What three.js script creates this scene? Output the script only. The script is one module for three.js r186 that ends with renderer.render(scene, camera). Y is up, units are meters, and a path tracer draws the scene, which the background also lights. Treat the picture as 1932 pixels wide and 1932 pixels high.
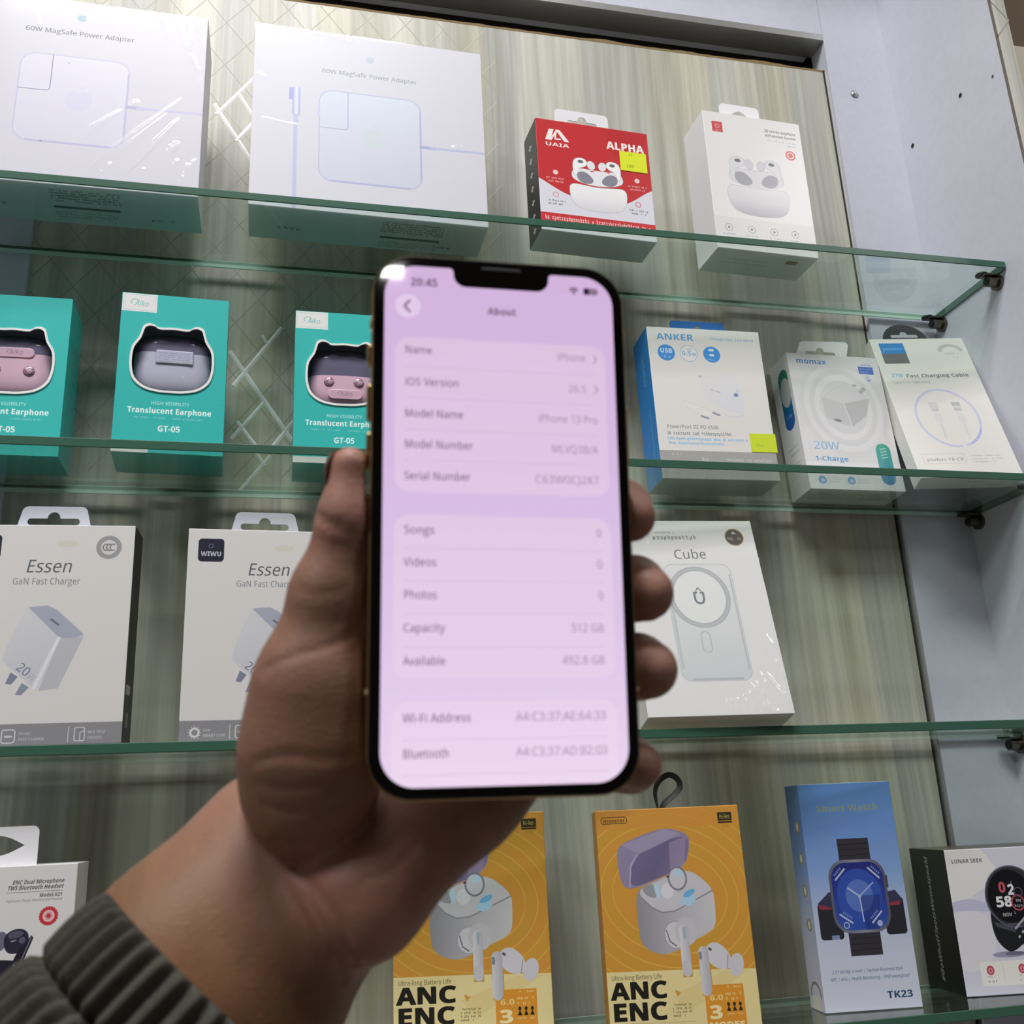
import * as THREE from 'three';
import { RoundedBoxGeometry } from 'three/addons/geometries/RoundedBoxGeometry.js';
import { mergeGeometries } from 'three/addons/utils/BufferGeometryUtils.js';
import { RectAreaLightUniformsLib } from 'three/addons/lights/RectAreaLightUniformsLib.js';

// ------------------------------------------------------------------ camera, lights, exposure
const V = (x, y, z) => new THREE.Vector3(x, y, z);
const scene = new THREE.Scene();
scene.background = new THREE.Color(0x000000);
const EYE = V(0, 1.40, 0.825), FOCAL = 1900;                 // the back board's face is z = 0, x runs along the shelves
const AX = V(0.9744, -0.0437, 0.2206), AY = V(-0.0236, 0.9556, 0.2936), AZ = V(-0.2237, -0.2913, 0.9301);
const camera = new THREE.PerspectiveCamera(2 * Math.atan(966 / FOCAL) * 180 / Math.PI, 1, 0.02, 30);
camera.position.copy(EYE);
camera.quaternion.setFromRotationMatrix(new THREE.Matrix4().makeBasis(AX, AY, AZ));
camera.focus = 0.80;
camera.userData.fStop = 19;
scene.add(camera);

const renderer = new THREE.WebGLRenderer({ antialias: true });
renderer.toneMapping = THREE.LinearToneMapping;
renderer.toneMappingExposure = 1.0;
renderer.shadowMap.enabled = true;
RectAreaLightUniformsLib.init();

// ceiling panels: [x, z, width, depth, radiance]; each is a fitting (built below) and a light just under its glowing face
const CEIL = 3.3;
const PANELS = [[-0.18, 1.04, 0.9, 0.45, 29], [0.160, 5.55, 0.12, 0.20, 30], [-1.55, 1.7, 0.6, 0.6, 24], [1.9, 1.7, 0.6, 0.6, 13]];
for (const [x, z, w, d, power] of PANELS) {
  const l = new THREE.RectAreaLight(new THREE.Color(1.0, 0.985, 0.985), power, w, d);
  l.position.set(x, CEIL - 0.03, z); l.rotation.x = -Math.PI / 2; l.castShadow = true;
  scene.add(l);
}

// ------------------------------------------------------------------ helpers
let seed = 7;
const rnd = () => { seed = (seed * 1664525 + 1013904223) >>> 0; return seed / 4294967296; };
const lerp = (a, b, t) => a + (b - a) * t, clamp = (x, a, b) => Math.min(b, Math.max(a, x));
const sstep = (a, b, x) => { const t = clamp((x - a) / (b - a), 0, 1); return t * t * (3 - 2 * t); };
const hash = (x, y, s = 0) => { let h = Math.imul(x, 374761393) ^ Math.imul(y, 668265263) ^ Math.imul(s + 11, 2246822519); h = Math.imul(h ^ (h >>> 13), 1274126177); return ((h ^ (h >>> 16)) >>> 0) / 4294967296; };
function noise(x, y, s = 0) {
  const i = Math.floor(x), j = Math.floor(y), u = x - i, v = y - j, a = u * u * (3 - 2 * u), b = v * v * (3 - 2 * v);
  return lerp(lerp(hash(i, j, s), hash(i + 1, j, s), a), lerp(hash(i, j + 1, s), hash(i + 1, j + 1, s), a), b);
}
const dirOf = (u, v) => V(0, 0, 0).addScaledVector(AX, (u - 966) / FOCAL).addScaledVector(AY, -(v - 966) / FOCAL).addScaledVector(AZ, -1);
const at = (u, v, depth) => dirOf(u, v).multiplyScalar(depth).add(EYE);                     // a photo pixel and a distance along the view
const onPlane = (u, v, axis, value) => { const d = dirOf(u, v); return d.multiplyScalar((value - EYE[axis]) / d[axis]).add(EYE); };
const used = {};
const numbered = (n) => { const k = used[n] = (used[n] ?? -1) + 1; return k ? n + '_' + String(k).padStart(3, '0') : n; };
function shade(o) { o.traverse((m) => { if (m.isMesh) { m.castShadow = true; m.receiveShadow = true; } }); return o; }
function thing(name, label, category, pos, group) {
  const g = new THREE.Group(); g.name = numbered(name); g.userData = { label, category }; if (group) g.userData.group = group;
  if (pos) g.position.copy(pos); scene.add(g); return g;
}
function part(parent, name, geo, mat, x = 0, y = 0, z = 0) {
  const m = new THREE.Mesh(geo, mat); m.name = name; m.position.set(x, y, z); m.castShadow = m.receiveShadow = true; parent.add(m); return m;
}
function structure(name, geo, mat, x = 0, y = 0, z = 0) { const m = part(scene, name, geo, mat, x, y, z); m.userData.kind = 'structure'; return m; }
const box = (w, h, d) => new THREE.BoxGeometry(w, h, d);
const span = (x0, x1, y0, y1, z0, z1) => new THREE.BoxGeometry(x1 - x0, y1 - y0, z1 - z0).translate((x0 + x1) / 2, (y0 + y1) / 2, (z0 + z1) / 2);
const std = (color, roughness = 0.6, o = {}) => new THREE.MeshPhysicalMaterial({ color, roughness, ...o });

// drawing for print on boxes and screens, in millimetres
function art(w, h, ppm, paint, linear = false) {
  const cv = document.createElement('canvas'); cv.width = Math.round(w * ppm); cv.height = Math.round(h * ppm);
  const c = cv.getContext('2d'), S = ppm; c.lineJoin = c.lineCap = 'round';
  const a = {
    c, S, w, h,
    rect(x, y, ww, hh, col, r = 0) { c.fillStyle = col; c.beginPath(); if (r) c.roundRect(x * S, y * S, ww * S, hh * S, r * S); else c.rect(x * S, y * S, ww * S, hh * S); c.fill(); },
    box(x, y, ww, hh, col, lw, r = 0) { c.strokeStyle = col; c.lineWidth = lw * S; c.beginPath(); c.roundRect(x * S, y * S, ww * S, hh * S, r * S); c.stroke(); },
    path(p, close = true) { c.beginPath(); p.forEach(([x, y], i) => (i ? c.lineTo(x * S, y * S) : c.moveTo(x * S, y * S))); if (close) c.closePath(); },
    poly(p, col) { a.path(p); c.fillStyle = col; c.fill(); },
    blob(p, col, stroke, lw = 0.4) {                       // smooth closed curve through points
      const n = p.length; c.beginPath();
      for (let i = 0; i < n; i++) { const p0 = p[i], p1 = p[(i + 1) % n], mx = (p0[0] + p1[0]) / 2, my = (p0[1] + p1[1]) / 2; if (!i) { const q = p[n - 1]; c.moveTo((q[0] + p0[0]) / 2 * S, (q[1] + p0[1]) / 2 * S); } c.quadraticCurveTo(p0[0] * S, p0[1] * S, mx * S, my * S); }
      c.closePath(); if (col) { c.fillStyle = col; c.fill(); } if (stroke) { c.strokeStyle = stroke; c.lineWidth = lw * S; c.stroke(); }
    },
    line(p, col, lw) { a.path(p, false); c.strokeStyle = col; c.lineWidth = lw * S; c.stroke(); },
    ell(x, y, rx, ry, col, stroke, lw = 0.4, rot = 0, a0 = 0, a1 = 7) { c.beginPath(); c.ellipse(x * S, y * S, rx * S, ry * S, rot, a0, a1 === 7 ? Math.PI * 2 : a1); if (col) { c.fillStyle = col; c.fill(); } if (stroke) { c.strokeStyle = stroke; c.lineWidth = lw * S; c.stroke(); } },
    lg(x0, y0, x1, y1, ...cols) { const g = c.createLinearGradient(x0 * S, y0 * S, x1 * S, y1 * S); cols.forEach((k, i) => g.addColorStop(i / (cols.length - 1), k)); return g; },
    text(s, x, y, size, col, o = {}) {                     // y is the base line; x1 stretches the line to end there
      c.save(); c.fillStyle = col; c.font = (o.it ? 'italic ' : '') + (o.b ? 'bold ' : '') + (size * S).toFixed(1) + 'px ' + (o.font || 'sans-serif');
      c.textAlign = o.x1 !== undefined ? 'left' : o.al || 'left'; c.textBaseline = 'alphabetic'; c.translate(x * S, y * S); if (o.rot) c.rotate(o.rot);
      if (o.skew) c.transform(1, 0, -o.skew, 1, 0, 0);
      if (o.x1 !== undefined) c.scale((o.x1 - x) * S / Math.max(1, c.measureText(s).width), 1);
      if (o.lw) { c.lineWidth = o.lw * S; c.strokeStyle = col; c.strokeText(s, 0, 0); }
      c.fillText(s, 0, 0); c.restore();
    },
    fine(x0, x1, y, size, col, n, dense = 0.75) {          // print too small to read: letter-like strokes
      c.fillStyle = col; const step = (x1 - x0) / n, R = (u, v, ww, hh) => c.fillRect((x0 + u) * S, (y - size + v * size) * S, ww * S, hh * size * S);
      for (let i = 0; i < n; i++) { if (rnd() > dense) continue; const u = i * step, k = Math.floor(rnd() * 5), ww = step * 0.66, b = step * 0.22;
        if (k !== 1) R(u, rnd() < 0.4 ? 0 : 0.3, b, rnd() < 0.4 ? 1 : 0.7); if (k < 3) R(u + ww - b, 0.32, b, 0.68); if (k !== 2) R(u, 0.3, ww, 0.18); if (k !== 0) R(u, 0.82, ww, 0.18); if (k === 4) R(u, 0.56, ww, 0.16); }
    },
  };
  paint(a);
  const t = new THREE.CanvasTexture(cv); if (!linear) t.colorSpace = THREE.SRGBColorSpace; t.anisotropy = 8;
  return t;
}
function pixels(n, m, f, srgb = true) {                    // computed texture, f(x, y) -> [r, g, b] in 0..255
  const d = new Uint8Array(n * m * 4);
  for (let j = 0; j < m; j++) for (let i = 0; i < n; i++) { const q = f(i, j), k = (j * n + i) * 4; d[k] = clamp(q[0], 0, 255); d[k + 1] = clamp(q[1], 0, 255); d[k + 2] = clamp(q[2], 0, 255); d[k + 3] = 255; }
  const t = new THREE.DataTexture(d, n, m); t.magFilter = THREE.LinearFilter; t.minFilter = THREE.LinearMipmapLinearFilter; t.generateMipmaps = true;
  t.wrapS = t.wrapT = THREE.RepeatWrapping; if (srgb) t.colorSpace = THREE.SRGBColorSpace; t.needsUpdate = true; return t;
}

// ------------------------------------------------------------------ the setting
const Y0 = EYE.y, Z0 = EYE.z;                              // measured heights and depths are relative to the eye
const SHELF = [Y0 + 0.4742, Y0 + 0.2655, Y0 + 0.0576, Y0 - 0.1445];
const XL = -0.286, XR = 0.65, FRONT = Z0 - 0.70, BACK = Z0 - 0.806, FACE = 0.015;
const woodBands = Array.from({ length: 60 }, () => rnd());
const woodTex = pixels(1024, 1024, (i, j) => {
  const x = i / 1024 * 0.94, y = j / 1024 * 1.2;
  const wx = x + 0.030 * (noise(x * 5, y * 1.9, 3) - 0.5) + 0.010 * (noise(x * 16, y * 4.4, 4) - 0.5);
  const b = wx * 30, k = Math.floor(b), f = b - k, t0 = woodBands[k + 2], t1 = woodBands[k + 3];
  const tone = lerp(t0, t1, sstep(0.72, 1.0, f));
  const g1 = noise(wx * 260, y * 5, 5), g2 = noise(wx * 700, y * 14, 6), g3 = noise(x * 8, y * 3.1, 7), g4 = noise(wx * 90, y * 2.6, 8);
  const v = 0.80 + 0.11 * (tone - 0.5) + 0.10 * (g1 - 0.5) + 0.07 * (g2 - 0.5) + 0.10 * (g4 - 0.5);
  const warm = clamp(0.5 + 0.9 * (woodBands[k + 22] - 0.5) + 0.8 * (g3 - 0.5), 0, 1);
  return [lerp(222, 226, warm) * v, lerp(223, 223, warm) * v, lerp(214, 199, warm) * v];
});
const woodMat = std(0xffffff, 0.42, { map: woodTex });
function uvMetres(g, w = 0.94, h = 1.2) { const p = g.attributes.position, n = g.attributes.normal, u = g.attributes.uv; for (let i = 0; i < p.count; i++) u.setXY(i, (Math.abs(n.getX(i)) > 0.7 ? p.getZ(i) : p.getX(i)) / w, (Math.abs(n.getY(i)) > 0.7 ? p.getZ(i) : p.getY(i)) / h); return g; }
const speck = pixels(512, 512, (i, j) => { const n = 236 + 5 * (noise(i / 5, j / 5, 21) - 0.5) + 6 * (noise(i / 90, j / 90, 22) - 0.5); return [n, n, n]; });
const lam = (c) => std(c, 0.38, { map: speck });
const whiteLam = lam(0xdadde9), paint = std(0x9a958c, 0.85), dark = std(0x241f1d, 0.7), alu = std(0xb4b4b2, 0.35, { metalness: 0.8 });

const WOODTOP = Y0 + 0.774, WOODZ = 0.010;
const board = structure('wall_back', uvMetres(span(-0.30, 0.66, 0.08, WOODTOP, -0.012, WOODZ)), woodMat);
board.userData.label = 'pale grey wood grain back board with a grooved diamond lattice'; 
{ // diamond lattice pressed into the upper left of the board: slim ridged lines
  const ridge = (len, w, h) => { const q = new THREE.Shape(); q.moveTo(-w, 0); q.lineTo(w, 0); q.lineTo(0, h); return new THREE.ExtrudeGeometry(q, { depth: len, bevelEnabled: false }); };
  const lay = (a, b, w, h, m) => { const d = b.clone().sub(a), len = d.length(); d.normalize(); const me = part(board, 'lattice_line', ridge(len, w, h), m, a.x, a.y, WOODZ - 0.00005); me.quaternion.setFromRotationMatrix(new THREE.Matrix4().makeBasis(new THREE.Vector3().crossVectors(V(0, 0, 1), d), V(0, 0, 1), d)); };
  const lineMat = std(0xe2e2da, 0.42, { map: woodTex }), glintWhite = std(0xf2f2f0, 0.2, { clearcoat: 0.6, clearcoatRoughness: 0.2 });  // the near-white lines have reflected glints painted into their colour
  const x0 = XL + 0.078, x1 = 0.20, y0 = Y0 + 0.28, y1 = WOODTOP - 0.003, m = 1.28, stepX = 0.038;
  for (const k0 of [-1, 1]) for (let k = 0; k < 40; k++) {
    const c = x0 - 0.45 + k * stepX + (k0 > 0 ? 0.012 : 0.0), t0 = Math.max(0, (x0 - c) * m), t1 = Math.min(y1 - y0, (x1 - c) * m); if (t1 - t0 < 0.03) continue;
    lay(V(c + t0 / m, k0 > 0 ? y0 + t0 : y1 - t0, 0), V(c + t1 / m, k0 > 0 ? y0 + t1 : y1 - t1, 0), 0.0008, 0.00012, lineMat);
  }
  for (const [u0, v0, u1, v1, w] of [[480, 148, 409, 216, 1.7], [404, 196, 476, 306, 1.5], [450, 176, 478, 220, 1.4], [478, 232, 446, 266, 1.6], [433, 662, 552, 832, 1.5], [532, 618, 440, 728, 1.5], [500, 757, 436, 828, 1.3], [447, 795, 486, 846, 1.3], [556, 792, 515, 842, 1.5], [494, 632, 506, 652, 1.0], [510, 860, 452, 926, 1.2], [482, 852, 500, 878, 1.0]]) lay(onPlane(u0, v0, 'z', WOODZ), onPlane(u1, v1, 'z', WOODZ), w * 1.35 / 1000, 0.0005, glintWhite);
}
{ // ragged cut edge along the top of the board
  const s = new THREE.Shape(); s.moveTo(-0.21, -0.002); s.lineTo(0.5735, -0.002);
  for (let x = 0.5735; x > -0.21; x -= 0.006) s.lineTo(x, 0.0022 * Math.max(0, noise(x * 22, 3, 31) - 0.55) * 2 + 0.0009 * noise(x * 240, 5, 32));
  part(board, 'cut_edge', new THREE.ExtrudeGeometry(s, { depth: 0.0006, bevelEnabled: false }), std(0x84704a, 0.9), 0, WOODTOP, WOODZ - 0.0004);
}
structure('wall_upper', span(-0.30, 0.66, WOODTOP - 0.03, CEIL, -0.06, -0.03), std(0x2a2320, 0.6));
structure('trim_1', uvMetres(span(0.5745, XR, 0.08, CEIL, -0.012, FACE), 0.5, 0.5), whiteLam);
structure('trim_2', uvMetres(span(XL, -0.2104, 0.08, CEIL, -0.012, FACE), 0.5, 0.5), whiteLam);
structure('trim_3', uvMetres(span(-0.2104, 0.5740, Y0 + 0.818, CEIL, -0.028, FACE), 0.5, 0.5), whiteLam);
structure('trim_4', span(-0.2104, 0.5735, Y0 + 0.810, Y0 + 0.818, -0.012, FACE + 0.001), alu);
structure('trim_5', span(0.5724, 0.5745, 0.08, Y0 + 0.35, WOODZ + 0.0002, FACE + 0.0010), alu);
structure('trim_9', span(0.5706, 0.5724, 0.08, WOODTOP, WOODZ + 0.0001, WOODZ + 0.0008), std(0x2b2724, 0.7));
const SIDEZ = Z0 - 0.6545;
structure('wall_right', uvMetres(span(XR, XR + 0.016, 0.08, CEIL, -0.012, SIDEZ), 0.5, 0.5), whiteLam);
structure('wall_left', uvMetres(span(XL - 0.016, XL, 0.08, CEIL, -0.012, SIDEZ), 0.5, 0.5), whiteLam);
const lip = structure('trim_6', uvMetres(span(XR + 0.001, XR + 0.0165, 0.08, CEIL, SIDEZ, SIDEZ + 0.0015)), woodMat);
{ const p = [[1866, 0], [1903, 38], [1881, 70]].map(([u, v]) => onPlane(u, v, 'z', SIDEZ + 0.0016));
  for (let k = 0; k < 2; k++) { const a = p[k], b = p[k + 1]; const g = part(lip, 'lattice_line', box(a.distanceTo(b), 0.0012, 0.0004), std(0x8d8d80, 0.4), (a.x + b.x) / 2, (a.y + b.y) / 2, a.z); g.rotation.z = Math.atan2(b.y - a.y, b.x - a.x); } }
structure('trim_7', span(XR - 0.0002, XR + 0.001, 0.08, CEIL, SIDEZ - 0.0006, SIDEZ + 0.0018), std(0x6d675c, 0.7));
structure('added_trim_8', uvMetres(span(XL - 0.016, XR + 0.016, Y0 + 1.08, Y0 + 1.11, -0.012, Z0 - 0.62), 0.5, 0.5), whiteLam);   // added cornice, unseen above the frame, to shade the cabinet top
structure('baseboard_back', span(XL - 0.016, XR + 0.016, 0, 0.08, -0.012, SIDEZ), dark);
// neighbouring bay, the shop around the camera
structure('wall_shop', span(-2.6, 2.6, 0, CEIL, -0.20, -0.06), std(0x6e5f4e, 0.8));
structure('floor', span(-2.6, 2.6, -0.1, 0, -0.2, 6.6), std(0x77726a, 0.4));
structure('ceiling', span(-2.6, 2.6, CEIL, CEIL + 0.1, -0.2, 6.6), std(0xc9c6c0, 0.9));
structure('wall_shop_left', span(-2.6, -2.5, 0, CEIL, -0.2, 6.6), paint);
structure('wall_shop_right', span(2.5, 2.6, 0, CEIL, -0.2, 6.6), paint);
structure('wall_front', span(-2.6, 2.6, 0, CEIL, 6.5, 6.6), std(0x5f5a54, 0.8));
PANELS.forEach(([x, z, w, d, power], i) => {
  const g = thing('ceiling_light', ['square white panel light in the ceiling over the display cabinet', 'narrow white panel light in the ceiling at the far end of the shop', 'square white panel light in the ceiling by the left shop wall', 'square white panel light in the ceiling by the right shop wall'][i], 'light', V(x, CEIL - 0.024, z));
  part(g, 'frame', mergeGeometries([box(w + 0.03, 0.024, 0.015).translate(0, 0.012, d / 2 + 0.0075), box(w + 0.03, 0.024, 0.015).translate(0, 0.012, -d / 2 - 0.0075), box(0.015, 0.024, d).translate(w / 2 + 0.0075, 0.012, 0), box(0.015, 0.024, d).translate(-w / 2 - 0.0075, 0.012, 0)]), paint);
  part(g, 'diffuser', box(w, 0.004, d), new THREE.MeshStandardMaterial({ color: 0xffffff, emissive: 0xffffff, emissiveIntensity: 3 }), 0, 0.004, 0);
});

// glass shelves
const paneMat = new THREE.MeshPhysicalMaterial({ color: 0xf0f7f3, roughness: 0.0, transmission: 1, thickness: 0, ior: 1.5 });
const edgeMat = new THREE.MeshPhysicalMaterial({ color: 0x3c6252, roughness: 0.32, specularIntensity: 0.6 });
const TH = 0.0066;
SHELF.forEach((y, i) => {
  const g = thing('glass_shelf', ['clear glass shelf carrying the two white power adapter boxes', 'clear glass shelf carrying the teal earphone boxes', 'clear glass shelf carrying the white wall charger boxes', 'glass shelf carrying the orange boxes and the smartwatch boxes'][i], 'shelf', V((XL + XR) / 2, y - TH, (FRONT + BACK) / 2), 'glass shelves of the cabinet');
  const w = XR - XL - 0.002, d = FRONT - BACK;
  part(g, 'pane', box(w - 0.0004, TH, d - 0.002), paneMat, 0, TH / 2, 0);
  part(g, 'front_edge', new RoundedBoxGeometry(w, TH, 0.0012, 2, 0.0005), edgeMat, 0, TH / 2, d / 2 - 0.0004);
  part(g, 'back_edge', new RoundedBoxGeometry(w, TH, 0.0012, 2, 0.0005), new THREE.MeshPhysicalMaterial({ color: 0xcdeadb, roughness: 0.4, transmission: 0.1, thickness: 0 }), 0, TH / 2, -d / 2 + 0.0004);  // paler than the front edge: the light it catches is in the colour
  part(g, 'end_edge', box(0.0008, TH, d - 0.003), edgeMat, w / 2 - 0.0002, TH / 2, 0);
});
{ // shelf supports on the side panel: a peg, a flange and a rubber pad
  const metal = std(0x6a655c, 0.3, { metalness: 0.9 }), black = std(0x141311, 0.5);
  const mk = (x, y, z, label) => {
    const g = thing('shelf_support', label, 'bracket', V(x, y, z), 'shelf supports on the white side panel');
    const c = (r, l) => new THREE.CylinderGeometry(r, r, l, 28).rotateZ(Math.PI / 2);
    part(g, 'flange', c(0.0075, 0.003), metal, -0.0015, -0.004, 0); part(g, 'peg', c(0.0048, 0.010), metal, -0.008, -0.004, 0);
    part(g, 'peg_socket', c(0.0032, 0.001), black, -0.0134, -0.004, 0);
    part(g, 'arm', new RoundedBoxGeometry(0.016, 0.0022, 0.010, 2, 0.001), metal, -0.009, 0.0022, 0);
    part(g, 'pad', new THREE.CylinderGeometry(0.0055, 0.0055, 0.0014, 24), black, -0.017, 0.0026, 0);
  };
  const row = ['top glass shelf', 'second glass shelf', 'third glass shelf'];
  for (let k = 0; k < 3; k++) for (const [z, w] of [[FRONT - 0.014, 'front'], [BACK + 0.008, 'back']]) mk(XR, SHELF[k] - TH - 0.0035, z, `dark metal support under the ${w} corner of the ${row[k]}`);
}
{ // screw and old screw holes
  const p = onPlane(1612, 178, 'z', FACE), g = thing('screw', 'round silver screw head on the white corner strip', 'screw', p);
  part(g, 'dome', new THREE.SphereGeometry(0.0042, 24, 12, 0, Math.PI * 2, 0, Math.PI / 2).rotateX(Math.PI / 2).scale(1, 1, 0.6), std(0xc0c0c4, 0.25, { metalness: 0.7 }));
  part(g, 'ring', new THREE.TorusGeometry(0.0042, 0.0006, 8, 28), std(0x77777c, 0.4, { metalness: 0.7 }));
  for (const [u, v, r, l] of [[1812, 180, 0.0024, 'small dark screw hole high on the white side panel'], [1722, 275, 0.0026, 'small dark screw hole near the corner strip on the white side panel'], [1873, 144, 0.0014, 'tiny dent by the front edge of the white side panel']]) {
    const q = onPlane(u, v, 'x', XR), h = thing('screw_hole', l, 'hole', q);
    part(h, 'ring', new THREE.TorusGeometry(r, 0.0004, 8, 20).rotateY(Math.PI / 2), std(0x9a9aa4, 0.6)); part(h, 'bore', new THREE.CylinderGeometry(r, r, 0.0006, 20).rotateZ(Math.PI / 2), std(0x17140f, 0.9));
  }
}
{ // goods in the next bay, seen past the side panel
  const a = onPlane(1920, 120, 'z', 0.05);
  const g = thing('carton', 'plain beige carton in the next bay past the side panel', 'box', V(0.79, a.y - 0.27, -0.03));
  part(g, 'body', new RoundedBoxGeometry(0.16, 0.275, 0.10, 2, 0.002), std(0xcfc8b4, 0.7), 0, 0.1375, 0.05);
  const s = thing('wooden_shelf', 'brown wooden shelf under the beige carton in the next bay', 'shelf', V(0.9, a.y - 0.29, 0.02)); part(s, 'board', new RoundedBoxGeometry(0.42, 0.018, 0.16, 2, 0.001), std(0x7a5f44, 0.6), 0, 0.009, 0);
}

// ------------------------------------------------------------------ boxed goods
const PPM = 7;
const card = (map, rough = 0.36, o = {}) => new THREE.MeshPhysicalMaterial({ map, roughness: rough, ...o });
const plain = (c, rough = 0.45) => std(c, rough);
// pose: back lower left corner on its shelf (x, z relative to the eye), turn, lean, width, height, depth
function stand(name, label, shelf, [x, z, turn, lean, w, h, d], group) {
  const g = thing(name, label, 'box', V(x, SHELF[shelf] + 0.0002, Z0 + z), group);
  g.rotation.set(-lean, turn, 0, 'YXZ'); g.userData.size = undefined; delete g.userData.size;
  return { g, w, h, d };
}
function carton(b, front, { side = plain(0xe9e9ea), sideL, sideR, top, bottom, back, r = 0.0006 } = {}) {
  return part(b.g, 'carton', new RoundedBoxGeometry(b.w, b.h, b.d, 2, r), [sideR || side, sideL || side, top || side, bottom || side, front, back || side], b.w / 2, b.h / 2, b.d / 2);
}
function tabGeo(pts, holes, t = 0.0006) {                  // flat hang tab with its cut-outs, in millimetres
  const P = (a) => a.map(([x, y]) => new THREE.Vector2(x / 1000, y / 1000));
  const s = new THREE.Shape(P(pts)); for (const h of holes) s.holes.push(new THREE.Path(P(h)));
  return new THREE.ExtrudeGeometry(s, { depth: t, bevelEnabled: false });
}
function roundPts(x0, y0, x1, y1, r, lowRound = false, n = 8) {
  const o = []; const arc = (cx, cy, a0) => { for (let i = 0; i <= n; i++) { const a = a0 + i / n * Math.PI / 2; o.push([cx + r * Math.cos(a), cy + r * Math.sin(a)]); } };
  if (lowRound) { arc(x0 + r, y0 + r, Math.PI); arc(x1 - r, y0 + r, Math.PI * 1.5); } else o.push([x0, y0], [x1, y0]);
  arc(x1 - r, y1 - r, 0); arc(x0 + r, y1 - r, Math.PI / 2); return o;
}
// euro slot: a rounded bar with a bump in the middle of its upper edge
function euroSlot(cx, cy, w, h, bump) { const o = roundPts(cx - w / 2, cy - h / 2, cx + w / 2, cy + h / 2, h * 0.45, true, 5); const k = o.findIndex((p, i) => i > 12 && p[0] < cx && p[1] > cy); o.splice(k, 0, ...Array.from({ length: 9 }, (_, i) => { const a = i / 8 * Math.PI; return [cx + bump * Math.cos(a), cy + h / 2 + bump * 1.1 * Math.sin(a)]; })); return o.reverse(); }
function sticker(b, mmx, mmy, mw, mh, mat, name = 'price_sticker', tilt = 0) {
  const m = part(b.g, name, box(mw / 1000, mh / 1000, 0.0003), mat, (mmx + mw / 2) / 1000, b.h - (mmy + mh / 2) / 1000, b.d + 0.0003); m.rotation.z = tilt; return m;
}
// clear shrink film over the front: a taut sheet with creases fanning out of its corners
const filmMat = new THREE.MeshPhysicalMaterial({ color: 0xffffff, roughness: 0.09, transmission: 1, thickness: 0, ior: 1.5 });
function film(b, folds) {                                   // folds: [x0, y0, x1, y1, half width, height] in millimetres from the upper left
  const nx = 190, ny = 180, g = new THREE.PlaneGeometry(b.w, b.h, nx, ny), p = g.attributes.position;
  for (let i = 0; i < p.count; i++) {
    const x = (p.getX(i) / b.w + 0.5) * b.w * 1000, y = (0.5 - p.getY(i) / b.h) * b.h * 1000; let z = 0.00010 * noise(x / 40, y / 36, 44);
    for (const [x0, y0, x1, y1, hw, ht] of folds) {
      const dx = x1 - x0, dy = y1 - y0, l2 = dx * dx + dy * dy, t = clamp(((x - x0) * dx + (y - y0) * dy) / l2, -0.1, 1.1), q = Math.hypot(x - x0 - dx * t, y - y0 - dy * t) / (hw * (0.5 + noise(t * 5, x0, 45))); if (q > 3) continue;
      z += ht / 1000 * Math.exp(-q * q) * sstep(-0.1, 0.15, t) * sstep(1.1, 0.85, t);
    }
    const ed = Math.min(x, y, b.w * 1000 - x, b.h * 1000 - y); z *= sstep(0, 1.5, ed); p.setZ(i, z);
  }
  g.computeVertexNormals();
  return part(b.g, 'shrink_film', g, filmMat, b.w / 2, b.h / 2, b.d + 0.0004);
}
function fruitLogo(a, x, y, s, col) {                      // bitten fruit with a leaf, s = height
  const k = (q) => q.map(([u, v]) => [x + u * s, y + v * s]);
  a.blob(k([[0, -0.24], [0.16, -0.33], [0.38, -0.22], [0.42, 0.1], [0.28, 0.42], [0.12, 0.5], [0, 0.45], [-0.12, 0.5], [-0.3, 0.4], [-0.45, 0.08], [-0.38, -0.22], [-0.16, -0.33]]), col);
  a.blob(k([[0.01, -0.34], [0.04, -0.5], [0.2, -0.56], [0.16, -0.42]]), col);
  return k([[0.44, -0.04]])[0];
}
function adapterPrint(a, x0, y0, x1, y1, o) {
  a.rect(x0, y0, x1 - x0, y1 - y0, a.lg(0, y0, 0, y1, o.c0, o.c1), 12); a.box(x0, y0, x1 - x0, y1 - y0, o.edge, 0.9, 12);
  a.c.save(); a.c.globalAlpha = 0.7; a.line([[x0 + 10, y1 - 0.6], [x1 - 10, y1 - 0.6]], o.edge2, 1.8); a.line([[x1 - 0.6, y0 + 11], [x1 - 0.6, y1 - 11]], o.edge2, 1.3); a.c.restore();
  a.line([[o.sx, y0 + 0.3], [o.sx, o.sy - 3], [o.sx - 0.8, o.sy - 0.8], [o.sx - 3, o.sy], [x0 + 0.3, o.sy]], o.sq, o.sqw);
  a.line([[x1, o.cy], [x1 + 12, o.cy + 0.3]], o.edge2, 3.0); a.line([[x1 + 8, o.cy + 0.2], [a.w, o.cy - 0.6]], o.cab, 2.2);
}
function plugPrint(a, x, y0, y1, c1, c2) { a.rect(x - 5, y0, 4, 12, c1, 0.6); a.rect(x - 2.2, y0 - 1, 6.4, 28, a.lg(x - 2.2, 0, x + 4.2, 0, c1, '#eceffc', c1), 1); a.rect(x - 1.2, y0 + 26, 4, 10, c2, 1); a.rect(x - 0.9, y0 + 35, 3.2, y1 - y0, c2); }
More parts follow.
